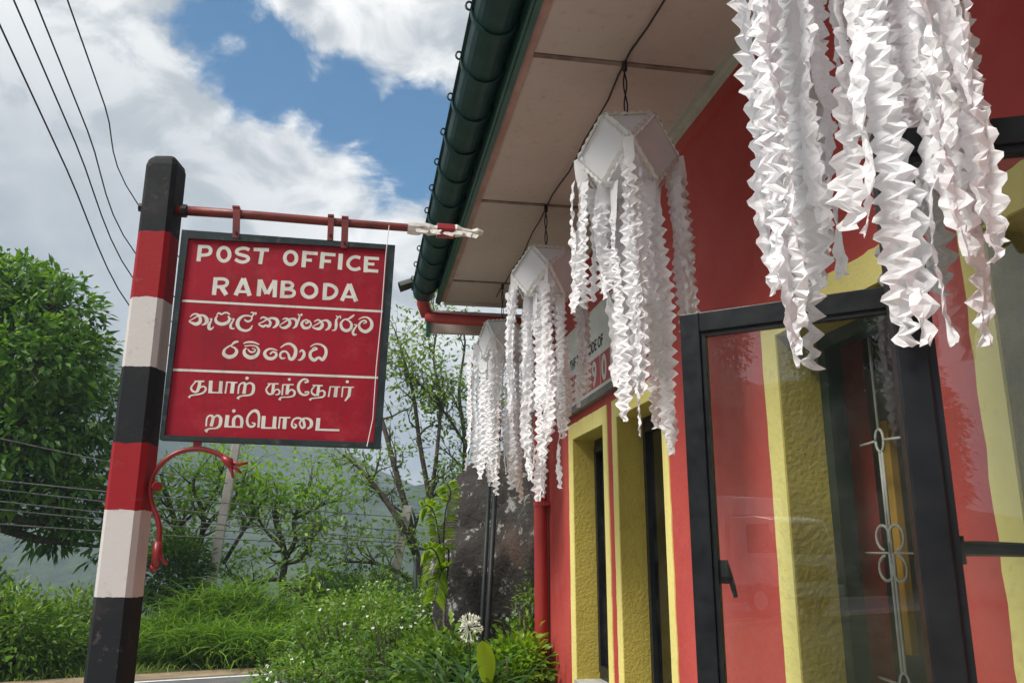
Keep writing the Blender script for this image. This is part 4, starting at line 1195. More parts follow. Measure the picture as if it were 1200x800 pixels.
def banded_post(label, top, bot, y, r, tipcol, tip):
    A, B = at_y(*top, y), at_y(*bot, y)
    d = (B - A).normalized(); G = A + d * ((A.z + .05) / -d.z)
    o = empty('garden_post', label, 'post', 'slim garden posts before the boulder', loc=tuple(G))
    m = MB(G); k = A + (B - A) * tip
    m.tube([G, k], r, 10); m.build('shaft', 'metal_dark', o, smooth=True)
    m = MB(G); m.tube([k, A], r * 1.02, 10); m.build('painted_top', tipcol, o, smooth=True)
banded_post('slim leaning post with red painted top before the boulder', (586, 470), (571, 745), 5.75, .018, 'red_paint', .38)
banded_post('slim leaning post with white painted top before the boulder', (578, 480), (564, 745), 5.85, .016, 'board_white', .33)

# ================================================================== trees
def tubes_mesh(name, mat, parent, tubes, off, n=6):
    m = MB(off)
    for pts, rad in tubes: m.tube(pts, rad, n, True)
    return m.build(name, mat, parent, smooth=True)
def px_limb(pts, wob=.0):
    """pts: (u, v, y, radius)"""
    P = [np.array([*at_y(u, v, y), r * .72]) for u, v, y, r in pts]
    Q = catmull(P, 4)
    return [Vector(q[:3]) for q in Q], [max(.004, q[3]) for q in Q]
def twig(p, d, L, r, k=4, up=.25, wob=.35, rs=random):
    pts = [p.copy()]; d = d.normalized(); rad = [r]
    for i in range(k):
        d = (d + Vector((rs.gauss(0, wob), rs.gauss(0, wob), rs.gauss(0, wob) + up)) * .5).normalized()
        pts.append(pts[-1] + d * (L / k)); rad.append(r * (1 - .75 * (i + 1) / k))
    return pts, rad
def px_tree(name, label, cat, group, limbs, bark, leafmat, seed, twig_n, twig_L, sub_n, leaf_n, leaf_L, leaf_W, spread, start=.35, up=.25, droop=.2, extra=None, yspread=1.0, outset=None, bare=.1):
    rs = random.Random(seed)
    base = at_y(*limbs[0][0][:2], limbs[0][0][2])
    base.z = gheight(base.x, base.y) - .05
    o = empty(name, label, cat, group, loc=tuple(base))
    tubes = []; P = []; D = []; Bz = []
    for li in limbs:
        pts, rad = px_limb(li)
        if li is limbs[0]:
            pts = [Vector((pts[0].x, pts[0].y, base.z))] + pts; rad = [rad[0] * 1.15] + rad
        tubes.append((pts, rad))
        n_ = len(pts)
        tn = twig_n if len(li[0]) == 4 else twig_n
        for k in range(tn):
            t = start + (1 - start) * (k + rs.random()) / tn
            i = min(n_ - 2, int(t * (n_ - 1)))
            p = pts[i].lerp(pts[i + 1], rs.random())
            ax = (pts[i + 1] - pts[i]).normalized()
            d = Vector((rs.gauss(0, 1), rs.gauss(0, 1) * yspread, rs.gauss(0, .7))) + ax * .8 + Vector((0, 0, up))
            tp, tr = twig(p, d, twig_L * rs.uniform(.6, 1.2), max(.008, rad[i] * .5), 4, up, .5, rs)
            tubes.append((tp, tr))
            ends = [(tp[-1], tp[-1] - tp[-2])]
            for s_ in range(sub_n):
                j = rs.randint(1, 3)
                d2 = (tp[j + 1] - tp[j]) .normalized() + Vector((rs.gauss(0, .8), rs.gauss(0, .8), rs.gauss(0, .6) + up))
                sp, sr = twig(tp[j], d2, twig_L * rs.uniform(.35, .7), max(.005, tr[j] * .6), 3, up, .5, rs)
                tubes.append((sp, sr)); ends.append((sp[-1], sp[-1] - sp[-2])); ends.append((sp[-2], sp[-1] - sp[-2]))
            for e_, dd in ends:
                if rs.random() < bare: continue
                tone = rs.gauss(.5, .16)
                for q in range(int(leaf_n * rs.uniform(.5, 1.3))):
                    off = Vector((rs.gauss(0, 1), rs.gauss(0, 1), rs.gauss(0, .55))) * spread
                    P.append(e_ + off); dv = off.normalized() * .8 + dd.normalized() * .4 + Vector((rs.gauss(0, .4), rs.gauss(0, .4), rs.gauss(0, .4) - .1))
                    D.append(dv); Bz.append(tone)
    tubes_mesh('trunk', bark, o, tubes, base, 6)
    P = np.array(P) - np.array(base); D = np.array(D)
    leaves('crown', leafmat, o, P, D, leaf_L * RNG.uniform(.7, 1.25, len(P)), leaf_W * RNG.uniform(.75, 1.2, len(P)), droop=droop, bias=np.array(Bz))
    return o

def blob_tree(name, label, cat, base, blobs, leafmat, bark, seed, density, leaf_L, leaf_W, trunk_r, limbs_from, group=None, droop=.35, trunk_top=None):
    """dense crown: leaf sprays on many lobes; blobs are (centre, (rx, ry, rz))"""
    rs = random.Random(seed); rng = np.random.default_rng(seed)
    base = Vector(base)
    o = empty(name, label, cat, group, loc=tuple(base))
    tubes = []
    top = Vector(trunk_top) if trunk_top else base + Vector((0, 0, limbs_from))
    tubes.append(([base, base.lerp(top, .5) + Vector((.05, .05, 0)), top], [trunk_r * 1.2, trunk_r, trunk_r * .85]))
    Ps, Ds, Bs = [], [], []
    for (c, r) in blobs:
        c = Vector(c)
        midp = top.lerp(c, .5) + Vector((rs.gauss(0, .2), rs.gauss(0, .2), -.15))
        tubes.append(([top, midp, c], [trunk_r * .55, trunk_r * .36, trunk_r * .14]))
        area = (r[0] * r[1] * r[2]) ** (2 / 3)
        nc = max(8, int(density * area))
        for k in range(nc):
            d = Vector((rs.gauss(0, 1), rs.gauss(0, 1), rs.gauss(0, 1) + .15)).normalized()
            rr = rs.uniform(.55, 1.04) ** .7
            p = c + Vector((d.x * r[0], d.y * r[1], d.z * r[2])) * rr
            if rs.random() < .22:
                tubes.append(([c.lerp(p, .25), c.lerp(p, .65) + Vector((0, 0, -.06)), p], [.022, .014, .006]))
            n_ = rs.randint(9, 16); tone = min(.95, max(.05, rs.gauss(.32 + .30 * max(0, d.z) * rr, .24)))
            q = rng.normal(size=(n_, 3)) * leaf_L * np.array([.55, .55, .4])
            dv = unit(q) * .9 + np.array(d) * .55 + np.array([0, 0, -.25])
            Ps.append(np.array(p) + q); Ds.append(dv); Bs.append(np.full(n_, tone))
    P = np.concatenate(Ps) - np.array(base); D = np.concatenate(Ds); B = np.concatenate(Bs)
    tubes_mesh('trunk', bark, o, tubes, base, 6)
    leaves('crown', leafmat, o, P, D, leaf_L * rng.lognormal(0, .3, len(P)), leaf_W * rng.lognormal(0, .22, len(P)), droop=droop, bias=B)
    return o

# big dark tree on the left
def bl(u, v, y, r): return (tuple(at_y(u, v, y)), (r, r * .95, r * .85))
TY = 15.0
BT_BLOBS = [bl(10, 345, TY, .80), bl(50, 370, TY - .3, .85), bl(-40, 380, TY, 1.2), bl(85, 425, TY - .2, .72), bl(30, 430, TY - .8, .95), bl(-50, 470, TY, 1.3),
            bl(105, 480, TY, .58), bl(60, 500, TY - .5, .80), bl(10, 510, TY - .9, .85), bl(110, 540, TY + .1, .48), bl(75, 565, TY - .3, .62), bl(20, 570, TY - .2, .60),
            bl(100, 600, TY, .45), bl(60, 615, TY + .2, .45), bl(-60, 560, TY, 1.0), bl(115, 640, TY, .30), bl(20, 350, TY + .8, .9), bl(60, 440, TY + 1, 1.0)]
tb = at_y(-60, 690, TY); 
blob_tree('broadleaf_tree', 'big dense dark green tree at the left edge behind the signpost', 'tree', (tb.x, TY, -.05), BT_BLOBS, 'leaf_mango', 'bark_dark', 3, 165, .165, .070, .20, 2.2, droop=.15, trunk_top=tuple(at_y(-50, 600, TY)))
# light, twisted trees between post and board
Y2 = 16.5
px_tree('twisted_tree', 'light green twisted tree just right of the post, crossed by a concrete pole', 'tree', 'small twisted trees across the road',
        [[(232, 712, Y2, .12), (228, 672, Y2, .105), (216, 640, Y2, .09), (205, 610, Y2, .07), (196, 580, Y2 - .2, .05), (188, 555, Y2, .03)],
         [(226, 665, Y2, .085), (236, 630, Y2 + .2, .075), (238, 600, Y2, .06), (226, 570, Y2, .045), (236, 545, Y2, .03)],
         [(216, 640, Y2, .06), (204, 618, Y2 - .3, .045), (190, 606, Y2 - .4, .03), (180, 600, Y2, .02)],
         [(236, 625, Y2, .06), (252, 604, Y2 - .3, .05), (268, 592, Y2, .04), (282, 570, Y2, .03), (290, 548, Y2, .02)],
         [(230, 680, Y2, .06), (215, 665, Y2 - .3, .05), (196, 645, Y2 - .4, .035), (186, 640, Y2, .02)],
         [(238, 600, Y2, .045), (255, 570, Y2 + .3, .035), (262, 545, Y2, .025)],
         [(262, 660, Y2, .055), (280, 630, Y2 - .2, .045), (300, 600, Y2, .03), (312, 575, Y2, .02)]],
        'bark_dark', 'leaf_light', 31, 11, .62, 2, 10, .13, .062, .15, .30, .25, bare=.15)
px_tree('twisted_tree', 'small twisted tree with bare low limbs under the red name board', 'tree', 'small twisted trees across the road',
        [[(332, 712, Y2, .12), (331, 680, Y2, .10), (334, 655, Y2, .09), (330, 632, Y2, .075), (322, 608, Y2, .05), (326, 580, Y2, .035)],
         [(334, 655, Y2, .07), (346, 632, Y2 - .2, .06), (344, 608, Y2, .05), (356, 585, Y2, .035), (366, 562, Y2, .02)],
         [(331, 678, Y2, .06), (312, 680, Y2 - .3, .05), (292, 688, Y2 - .4, .045), (276, 676, Y2 - .3, .035), (262, 672, Y2, .02)],
         [(333, 660, Y2, .055), (352, 655, Y2 - .2, .045), (366, 630, Y2 - .3, .035), (384, 612, Y2, .022)],
         [(344, 608, Y2, .045), (362, 600, Y2 - .2, .035), (382, 590, Y2, .022), (398, 586, Y2, .015)],
         [(330, 640, Y2, .05), (312, 622, Y2, .04), (300, 600, Y2, .03), (296, 575, Y2, .02)],
         [(336, 684, Y2, .05), (350, 690, Y2 - .4, .04), (358, 705, Y2 - .5, .03)]],
        'bark_dark', 'leaf_light', 33, 11, .58, 2, 9, .13, .060, .15, .32, .25, bare=.15)
# tall open tree right of the board
Y4 = 17.0
px_tree('tall_tree', 'tall open tree with slender dark trunks between the board and the eaves', 'tree', None,
        [[(505, 728, Y4, .13), (498, 690, Y4, .12), (488, 650, Y4, .11), (480, 610, Y4, .10), (466, 560, Y4, .085), (450, 500, Y4, .07), (440, 470, Y4, .05), (430, 440, Y4, .03)],
         [(488, 650, Y4, .10), (468, 610, Y4 - .3, .085), (440, 570, Y4 - .2, .065), (418, 545, Y4, .045), (398, 530, Y4, .03)],
         [(515, 728, Y4 + .3, .12), (510, 660, Y4 + .3, .10), (504, 590, Y4 + .3, .085), (492, 520, Y4 + .2, .07), (484, 460, Y4, .055), (470, 410, Y4, .035), (462, 385, Y4, .02)],
         [(504, 590, Y4 + .3, .075), (512, 530, Y4, .06), (516, 470, Y4, .05), (508, 420, Y4, .035), (512, 380, Y4, .025), (505, 350, Y4, .015)],
         [(540, 728, Y4 + .8, .12), (545, 660, Y4 + .8, .10), (542, 590, Y4 + .6, .085), (545, 520, Y4 + .4, .07), (538, 460, Y4 + .4, .05), (545, 400, Y4 + .4, .03), (535, 380, Y4, .02)],
         [(516, 470, Y4, .045), (498, 455, Y4 - .3, .035), (480, 440, Y4 - .4, .025)],
         [(545, 520, Y4 + .4, .05), (526, 490, Y4, .04), (510, 470, Y4, .03)],
         [(498, 690, Y4, .08), (520, 650, Y4 - .4, .06), (540, 610, Y4 - .4, .045), (552, 570, Y4, .03)],
         [(492, 692, Y4, .07), (470, 672, Y4 - .5, .055), (440, 660, Y4 - .6, .04), (410, 658, Y4 - .6, .03), (385, 662, Y4 - .5, .02)],
         [(542, 590, Y4 + .5, .06), (570, 540, Y4 + .3, .05), (585, 480, Y4, .035), (590, 430, Y4, .02)]],
        'bark_dark', 'leaf_mid', 35, 14, .75, 3, 8, .125, .060, .17, .30, .28, bare=.18)
# dark bushy undergrowth tree left of the pole
rs_ = random.Random(4)
def bush(name, label, cat, group, u, v, y, rx, rz, leafmat, seed, dens, lL, lW, speck=None, droop=.25):
    c = at_y(u, v, y); gz = gheight(c.x, c.y)
    base = Vector((c.x, y, gz - .03))
    rs = random.Random(seed); rng = np.random.default_rng(seed)
    o = empty(name, label, cat, group, loc=tuple(base))
    tubes = []; Ps, Ds, Bs = [], [], []
    H = c.z - gz
    for k in range(int(dens)):
        d = Vector((rs.gauss(0, 1), rs.gauss(0, 1), rs.gauss(0, 1))).normalized()
        rr = rs.uniform(.3, 1.05) ** .6
        p = Vector((c.x, y, c.z)) + Vector((d.x * rx, d.y * rx * .8, d.z * rz)) * rr * (1 + .22 * noise.noise(d * 2.3 + Vector((seed, 0, 0))))
        if p.z < gz + .02: p.z = gz + rs.uniform(.02, .3)
        if rs.random() < .16: tubes.append(([base, base.lerp(p, .55) + Vector((0, 0, .08)), p], [.018, .011, .005]))
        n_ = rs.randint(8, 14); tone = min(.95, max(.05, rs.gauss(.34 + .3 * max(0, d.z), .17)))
        q = rng.normal(size=(n_, 3)) * lL * np.array([.6, .6, .5])
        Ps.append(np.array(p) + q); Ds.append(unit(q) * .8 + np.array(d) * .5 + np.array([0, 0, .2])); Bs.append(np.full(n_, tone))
    P = np.concatenate(Ps) - np.array(base); D = np.concatenate(Ds); B = np.concatenate(Bs)
    if tubes: tubes_mesh('stem', 'bark_dark', o, tubes, base, 5)
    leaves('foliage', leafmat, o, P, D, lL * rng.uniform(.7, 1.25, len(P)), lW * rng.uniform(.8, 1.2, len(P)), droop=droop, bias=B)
    if speck:
        n_, sz, mt = speck
        Vs, Fs = [], []
        for k in range(n_):
            d = Vector((rs.gauss(0, 1), rs.gauss(0, 1) - .7, rs.gauss(0, 1) + .5)).normalized()
            p = Vector((c.x, y, c.z)) + Vector((d.x * rx, d.y * rx * .8, d.z * rz)) * rs.uniform(.9, 1.08) * (1 + .22 * noise.noise(d * 2.3 + Vector((seed, 0, 0)))) - base
            for j in range(5):
                a = j * 1.2566 + rs.random(); e1 = d.orthogonal().normalized(); e2 = d.cross(e1)
                t_ = (e1 * math.cos(a) + e2 * math.sin(a)); s_ = d.cross(t_) * sz * .4
                b0 = len(Vs); Vs += [p, p + t_ * sz * .6 + s_ + d * sz * .2, p + t_ * sz + d * sz * .1, p + t_ * sz * .6 - s_ + d * sz * .2]; Fs.append((b0, b0 + 1, b0 + 2, b0 + 3))
        mesh_np('blossom', np.array([tuple(v) for v in Vs]), np.array(Fs), mt, o)
    return o
G_B = 'leafy bushes on the far verge'
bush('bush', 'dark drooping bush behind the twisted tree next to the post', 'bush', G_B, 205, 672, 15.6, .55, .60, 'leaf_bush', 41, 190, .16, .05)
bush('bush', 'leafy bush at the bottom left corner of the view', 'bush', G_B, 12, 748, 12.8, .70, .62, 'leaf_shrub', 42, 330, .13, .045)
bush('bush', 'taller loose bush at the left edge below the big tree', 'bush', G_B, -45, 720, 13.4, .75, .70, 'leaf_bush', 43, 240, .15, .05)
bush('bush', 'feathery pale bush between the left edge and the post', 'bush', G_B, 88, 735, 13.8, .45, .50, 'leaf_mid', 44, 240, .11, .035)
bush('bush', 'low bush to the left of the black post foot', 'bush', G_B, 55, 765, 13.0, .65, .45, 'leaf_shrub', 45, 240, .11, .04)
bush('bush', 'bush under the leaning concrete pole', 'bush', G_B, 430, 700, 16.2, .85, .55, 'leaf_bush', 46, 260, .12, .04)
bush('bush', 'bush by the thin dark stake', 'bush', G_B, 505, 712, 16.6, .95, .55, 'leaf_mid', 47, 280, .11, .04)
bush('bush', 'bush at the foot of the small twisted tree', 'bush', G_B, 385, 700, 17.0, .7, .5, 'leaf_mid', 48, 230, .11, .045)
G_F = 'white flowering shrubs in the garden'
bush('flowering_shrub', 'white flecked shrub nearest the road edge line', 'shrub', G_F, 400, 760, 9.0, .62, .55, 'leaf_shrub', 51, 420, .062, .028, (26, .018, 'flower_specks'))
bush('flowering_shrub', 'tallest white flecked shrub in the garden row', 'shrub', G_F, 440, 740, 9.6, .66, .48, 'leaf_shrub', 52, 400, .062, .028, (34, .018, 'flower_specks'))
bush('flowering_shrub', 'white flecked shrub with an orange flower at the bottom edge', 'shrub', G_F, 460, 785, 7.6, .60, .50, 'leaf_shrub', 53, 420, .058, .026, (22, .016, 'flower_specks'))
bush('flowering_shrub', 'dark leaved shrub before the boulder foot', 'shrub', G_F, 505, 760, 8.4, .55, .52, 'leaf_bush', 54, 360, .070, .030, (30, .016, 'flower_specks'))
bush('flowering_shrub', 'low sparse shrub hiding the road at the bottom edge', 'shrub', G_F, 350, 800, 8.0, .45, .22, 'leaf_shrub', 55, 130, .058, .026, (14, .016, 'flower_specks'))
bush('creeper', 'tangle of leafy creepers between the boulder and the red pipe', 'creeper', None, 616, 790, 6.5, .26, .36, 'leaf_shrub', 56, 200, .075, .034)
bush('creeper', 'wispy growth climbing the right side of the boulder', 'creeper', None, 624, 720, 6.4, .10, .24, 'leaf_mid', 57, 34, .05, .02)
bush('garden_plant', 'broad leaved green plant between the strap leaves and the flecked shrubs', 'plant', 'low garden plants before the boulder', 520, 795, 6.2, .34, .28, 'leaf_shrub', 58, 150, .085, .045)
bush('garden_plant', 'light green leafy plant at the foot of the red pipe', 'plant', 'low garden plants before the boulder', 604, 790, 5.7, .22, .24, 'leaf_light', 59, 120, .075, .035)
bush('garden_plant', 'dark leafy plant under the white flower head', 'plant', 'low garden plants before the boulder', 548, 800, 5.9, .30, .24, 'leaf_bush', 60, 130, .08, .035)
# orange blossom on the shrub
oc = at_y(462, 790, 7.05)
ob = empty('orange_flower', 'single small orange flower among the garden shrubs', 'flower', loc=tuple(oc))
m = MB()
for j in range(6):
    a = j * math.pi / 3; d = Vector((math.cos(a), -.5, math.sin(a))) * .026; s_ = Vector((-math.sin(a), 0, math.cos(a))) * .012
    m.add([(0, 0, 0), d * .6 + s_, d, d * .6 - s_], [(0, 1, 2, 3)])
m.build('petals', 'petal_orange', ob)
m = MB(); m.tube([(0, .004, 0), (.01, .03, -.15), (.0, .06, -.32)], .003, 5); m.build('stem', 'leaf_strap', ob)

# white flower head on a stalk, strap leaves and the broad bright leaf
fh = at_y(550, 735, 5.4)
fl = empty('white_lily', 'round white flower head on a stalk before the boulder', 'flower', loc=(fh.x, 5.4, 0))
m = MB((fh.x, 5.4, 0)); m.tube([(fh.x + .01, 5.42, 0), (fh.x + .012, 5.41, fh.z * .6), (fh.x, 5.4, fh.z)], [.009, .008, .006], 6); st = m.build('stalk', 'leaf_strap', fl)
rs = random.Random(9)
m = MB((fh.x, 5.4, 0))
for k in range(46):
    d = Vector((rs.gauss(0, 1), rs.gauss(0, 1), rs.gauss(0, 1) + .25)).normalized()
    a = fh + d * .02; b = fh + d * rs.uniform(.055, .075)
    m.tube([a, b], [.0015, .003], 4)
    for j in range(4):
        e1 = d.orthogonal().normalized(); e2 = d.cross(e1); an = j * 1.571 + rs.random()
        t_ = e1 * math.cos(an) + e2 * math.sin(an); s_ = d.cross(t_) * .006
        m.add([b, b + d * .012 + t_ * .008 + s_, b + d * .022 + t_ * .016, b + d * .012 + t_ * .008 - s_], [(0, 1, 2, 3)])
m.build('flower_head', 'petal_white', fl)

def leaf_blade(m, base, d, L, wd, bend, up=(0, 0, 1), seg=7, fold=.2):
    d = Vector(d).normalized(); hz = Vector((d.x, d.y, 0))
    if hz.length < .05: hz = Vector((1, 0, 0))
    hz.normalize(); S_ = hz.cross(Vector((0, 0, 1)))
    V_ = []
    for k in range(seg + 1):
        t = k / seg
        c = Vector(base) + d * L * t + hz * (L * bend * t * t * .55) - Vector((0, 0, 1)) * (L * bend * t ** 2.3 * .6)
        w_ = wd * .5 * (math.sin(math.pi * min(1, .12 + .88 * t)) ** .6 if t < 1 else 0)
        nn = S_.cross(d)
        V_ += [c - S_ * w_ + nn * w_ * fold, c, c + S_ * w_ + nn * w_ * fold]
    fs = []
    for k in range(seg):
        a = 3 * k; fs += [(a, a + 1, a + 4, a + 3), (a + 1, a + 2, a + 5, a + 4)]
    m.add(V_, fs)
def one_leaf(parent, off, mat, *a, **kw):
    m = MB(off); leaf_blade(m, *a, **kw); o = m.build('leaf', mat, parent, smooth=True)
    at = o.data.attributes.new('rnd', 'FLOAT', 'FACE'); at.data.foreach_set('value', [random.random()] * len(o.data.polygons))
    return o
def strap_plant(label, u, v, y, n_, L, wd, seed, mat='leaf_strap', group='strap leaved plants in the garden'):
    rs = random.Random(seed); c = at_y(u, v, y); b = Vector((c.x, y, 0))
    o = empty('strap_leaf_plant', label, 'plant', group, loc=tuple(b))
    for k in range(n_):
        a = 6.283 * k / n_ + rs.uniform(-.3, .3); tilt = rs.uniform(.25, .75)
        d = Vector((math.cos(a) * tilt, math.sin(a) * tilt, 1))
        one_leaf(o, b, mat, b + Vector((math.cos(a) * .03, math.sin(a) * .03, c.z - L * .55)), d, L * rs.uniform(.75, 1.15), wd * rs.uniform(.8, 1.2), rs.uniform(.4, 1.0))
    m = MB(b); m.tube([b, b + Vector((0, 0, max(.05, c.z - L * .5)))], [.03, .025], 7); m.build('stem', 'bark_grey', o)
strap_plant('arching strap leaved plant left of the broad bright leaf', 535, 772, 5.3, 17, .50, .034, 61)
strap_plant('strap leaved plant below the white flower head', 556, 772, 5.5, 15, .46, .040, 62)
strap_plant('strap leaved plant at the bottom beside the creepers', 592, 780, 5.35, 14, .46, .034, 63)
strap_plant('strap leaved plant spilling towards the shrubs', 506, 768, 5.8, 16, .50, .03, 64)
bl0 = at_y(569, 800, 5.1)
bp = empty('broad_leaf_plant', 'plant with one broad upright bright green leaf beside the strap leaves', 'plant', loc=(bl0.x, 5.1, 0))
one_leaf(bp, (bl0.x, 5.1, 0), 'leaf_bright', bl0 + Vector((.005, 0, 0)), (-.12, -.30, 1), .285, .110, .16, fold=.55)
m = MB((bl0.x, 5.1, 0)); m.tube([(bl0.x + .02, 5.12, 0), tuple(bl0 + Vector((.008, .005, .02)))], [.012, .007], 6); m.build('stem', 'leaf_strap', bp)
for (du, dv_, L, wd, d, bend) in ((-12, 8, .2, .07, (-.8, -.3, .5), .5), (14, 6, .22, .075, (.7, -.3, .6), .5), (3, 14, .18, .07, (.2, -.8, .6), .5)):
    c = at_y(569 + du, 800 + dv_, 5.08)
    one_leaf(bp, (bl0.x, 5.1, 0), 'leaf_strap', c, d, L, wd, bend)
# feathery yellow green fronds left of the boulder
fb = at_y(521, 700, 6.9)
fp = empty('feather_palm', 'young plant with yellow green feathery fronds left of the boulder', 'plant', loc=(fb.x, 6.9, 0))
FO = Vector((fb.x, 6.9, 0))
FR = [[(522, 700), (516, 640), (510, 605), (502, 592), (494, 594)], [(522, 700), (520, 640), (522, 600), (528, 578), (524, 566)], [(522, 690), (514, 655), (506, 642), (497, 644)], [(522, 690), (526, 650), (522, 642), (510, 655), (506, 678)], [(522, 690), (525, 665), (518, 668), (512, 688), (509, 704)]]
for k, fr_ in enumerate(FR):
    yv = 6.9 - .1 * (k % 3)
    cl = [Vector(p) for p in catmull([tuple(at_y(u, v, yv - .08 * i)) for i, (u, v) in enumerate(fr_)], 6)]
    m = MB(FO); m.tube(cl, [.008 * (1 - .7 * i / (len(cl) - 1)) for i in range(len(cl))], 5); fr = m.build('frond', 'leaf_strap', fp)
    P, D = [], []
    for i in range(7, len(cl) - 1):
        ax = (cl[i + 1] - cl[i]).normalized(); sd_ = ax.cross(Vector((0, 1, .3))).normalized()
        for s_ in (-1, 1):
            for q in range(2):
                P.append(np.array(cl[i].lerp(cl[i + 1], q * .5) - FO)); D.append(np.array(sd_ * s_ + ax * .5 + Vector((0, -.1, -.15))))
    lf = leaves('leaflets', 'leaf_fern', fr, np.array(P), np.array(D), .105, .026, fold=.1, droop=.25)
    lf['kind'] = 'stuff'
m = MB(FO); m.tube([FO, FO + Vector((0, 0, fb.z))], [.016, .010], 7); m.build('stem', 'bark_grey', fp)

# ================================================================== grasses
def grass_patch(name, label, n_, sampler, L0, L1, wd, bend0, bend1, mat, tilt=.35, seg=4):
    P = np.array([sampler() for _ in range(n_)])
    D = RNG.normal(size=(n_, 3)) * np.array([tilt, tilt, 0]) + np.array([0, 0, 1.0])
    o = blade_mesh(name, mat, None, P, D, RNG.uniform(L0, L1, n_), wd * RNG.uniform(.7, 1.3, n_), RNG.uniform(bend0, bend1, n_), seg)
    tag(o, label, 'grass', kind='stuff')
    return o
rg = random.Random(17)
CL = []
for (u, v, y, rad, h) in ((205, 738, 14.2, .60, 1.0), (236, 728, 14.5, .75, 1.9), (282, 726, 14.6, .85, 2.2), (318, 735, 14.4, .55, 1.3), (255, 760, 13.6, .55, .55), (300, 765, 13.5, .55, .50), (180, 755, 14.0, .5, .6), (225, 765, 13.7, .45, .5), (335, 755, 14.0, .5, .55)):
    c = at_y(u, v, y); CL.append((c.x, y, rad, h))
def tall_sampler():
    x, y, r, h = rg.choice(CL)
    a = rg.uniform(0, 6.283); q = r * math.sqrt(rg.random())
    px_, py_ = x + q * math.cos(a), y + q * math.sin(a) * .7
    return (px_, py_, gheight(px_, py_) + (h * .38) * max(0, 1 - (q / r) ** 2))
grass_patch('tall_grass', 'tall arching grass clumps on the far verge under the trees', 9500, tall_sampler, .40, .95, .021, .45, 1.3, 'grass', .45)
def verge_sampler():
    while True:
        x = rg.uniform(-9, 3.5); y = rg.uniform(12.2, 19)
        i = min(range(len(ROADC)), key=lambda k: (ROADC[k][0] - x) ** 2 + (ROADC[k][1] - y) ** 2)
        dd = math.hypot(ROADC[i][0] - x, ROADC[i][1] - y)
        if dd > 2.62 + .25 * noise.noise((x * 1.3, y * 1.3, 0)): return (x, y, gheight(x, y) - .01)
grass_patch('verge_grass', 'short lit grass along the far verge of the road', 16000, verge_sampler, .08, .26, .012, .2, .8, 'grass_lawn', .5, 3)
def under_sampler():
    x = rg.uniform(-7, 4.5); y = rg.uniform(15.2, 18.8); return (x, y, gheight(x, y))
grass_patch('undergrowth', 'rough undergrowth between the trees on the far verge', 6000, under_sampler, .25, .65, .03, .3, 1.0, 'grass', .5)
def garden_sampler():
    while True:
        x = rg.uniform(-3.2, 2.3); y = rg.uniform(5.2, 9.0)
        i = min(range(len(ROADC)), key=lambda k: (ROADC[k][0] - x) ** 2 + (ROADC[k][1] - y) ** 2)
        if math.hypot(ROADC[i][0] - x, ROADC[i][1] - y) > 2.5: return (x, y, -.01)
grass_patch('garden_grass', 'grass between the garden plants on the near side of the road', 7000, garden_sampler, .10, .35, .010, .2, .9, 'grass', .5, 3)
# litter: small pale stones along the verge
for k, (u, v) in enumerate(((234, 777), (317, 777), (195, 762), (345, 757))):
    p = at_z(u, v, .03); bm = bmesh.new(); bmesh.ops.create_icosphere(bm, subdivisions=2, radius=.06)
    for vv in bm.verts: vv.co = Vector((vv.co.x * 1.5, vv.co.y, vv.co.z * .7)) * (1 + .3 * noise.noise(vv.co * 14 + Vector((k, 0, 0))))
    me = bpy.data.meshes.new('stone'); bm.to_mesh(me); bm.free(); me.materials.append(MATS['sill_concrete'])
    o = bpy.data.objects.new('stone', me); link(o); o.location = p
    tag(o, ['pale stone on the earth verge left of centre', 'pale stone on the earth verge nearest the shrubs', 'pale stone by the post under the tall grass', 'pale stone between tall grass and white flecked shrub'][k], 'stone', 'pale stones along the far verge')

# ================================================================== poles and wires
def pole(label, pts, y, r0, r1, arm):
    A, B = at_y(*pts[0], y), at_y(*pts[1], y)
    d = (B - A).normalized(); gz = gheight(A.x, y) - .05; G = A + d * ((gz - A.z) / d.z)
    o = empty('utility_pole', label, 'pole', 'concrete utility poles across the road', loc=tuple(G))
    m = MB(G); ex = Vector((1, 0, 0)); ey = Vector((0, 1, 0)); V_ = []
    for p, r in ((G, r0), (B, r1)):
        V_ += [p + ex * sx * r + ey * sy_ * r * .75 for sx, sy_ in ((-1, -1), (1, -1), (1, 1), (-1, 1))]
    m.add(V_, [(0, 1, 5, 4), (1, 2, 6, 5), (2, 3, 7, 6), (3, 0, 4, 7), (4, 5, 6, 7)])
    pl = m.build('shaft', 'concrete_pole', o); md = pl.modifiers.new('bevel', 'BEVEL'); md.width = .015
    if arm:
        m = MB(G); c = B + Vector((0, -.12, -.25)); m.obox(c, (.75, 0, 0), (0, .04, 0), (0, 0, .05)); m.build('crossarm', 'concrete_pole', o)
        for k in (-.65, -.25, .25, .65):
            m = MB(G); q = c + Vector((k, 0, .05)); m.tube([q, q + Vector((0, 0, .05)), q + Vector((0, 0, .10))], [.03, .04, .02], 8); m.build('insulator', 'beige_plastic', o)
        return [c + Vector((k, 0, .15)) for k in (-.65, -.25, .25, .65)]
    else:
        for k in range(3):
            m = MB(G); q = B - d * (.25 + .3 * k); m.tube([q + Vector((-.02, -.07, 0)), q + Vector((-.02, -.18, 0))], .03, 8)
            m.build('wire_bracket', 'metal_grey', o)
        return [B - d * (.25 + .3 * k) + Vector((-.02, -.18, 0)) for k in range(3)]
ins = pole('leaning concrete pole below the name board with crossarm behind it', ((246, 690), (292, 440)), 15.6, .088, .066, True)
ins2 = pole('short leaning concrete pole before the tall open tree', ((452, 730), (478, 592)), 16.8, .10, .085, False)
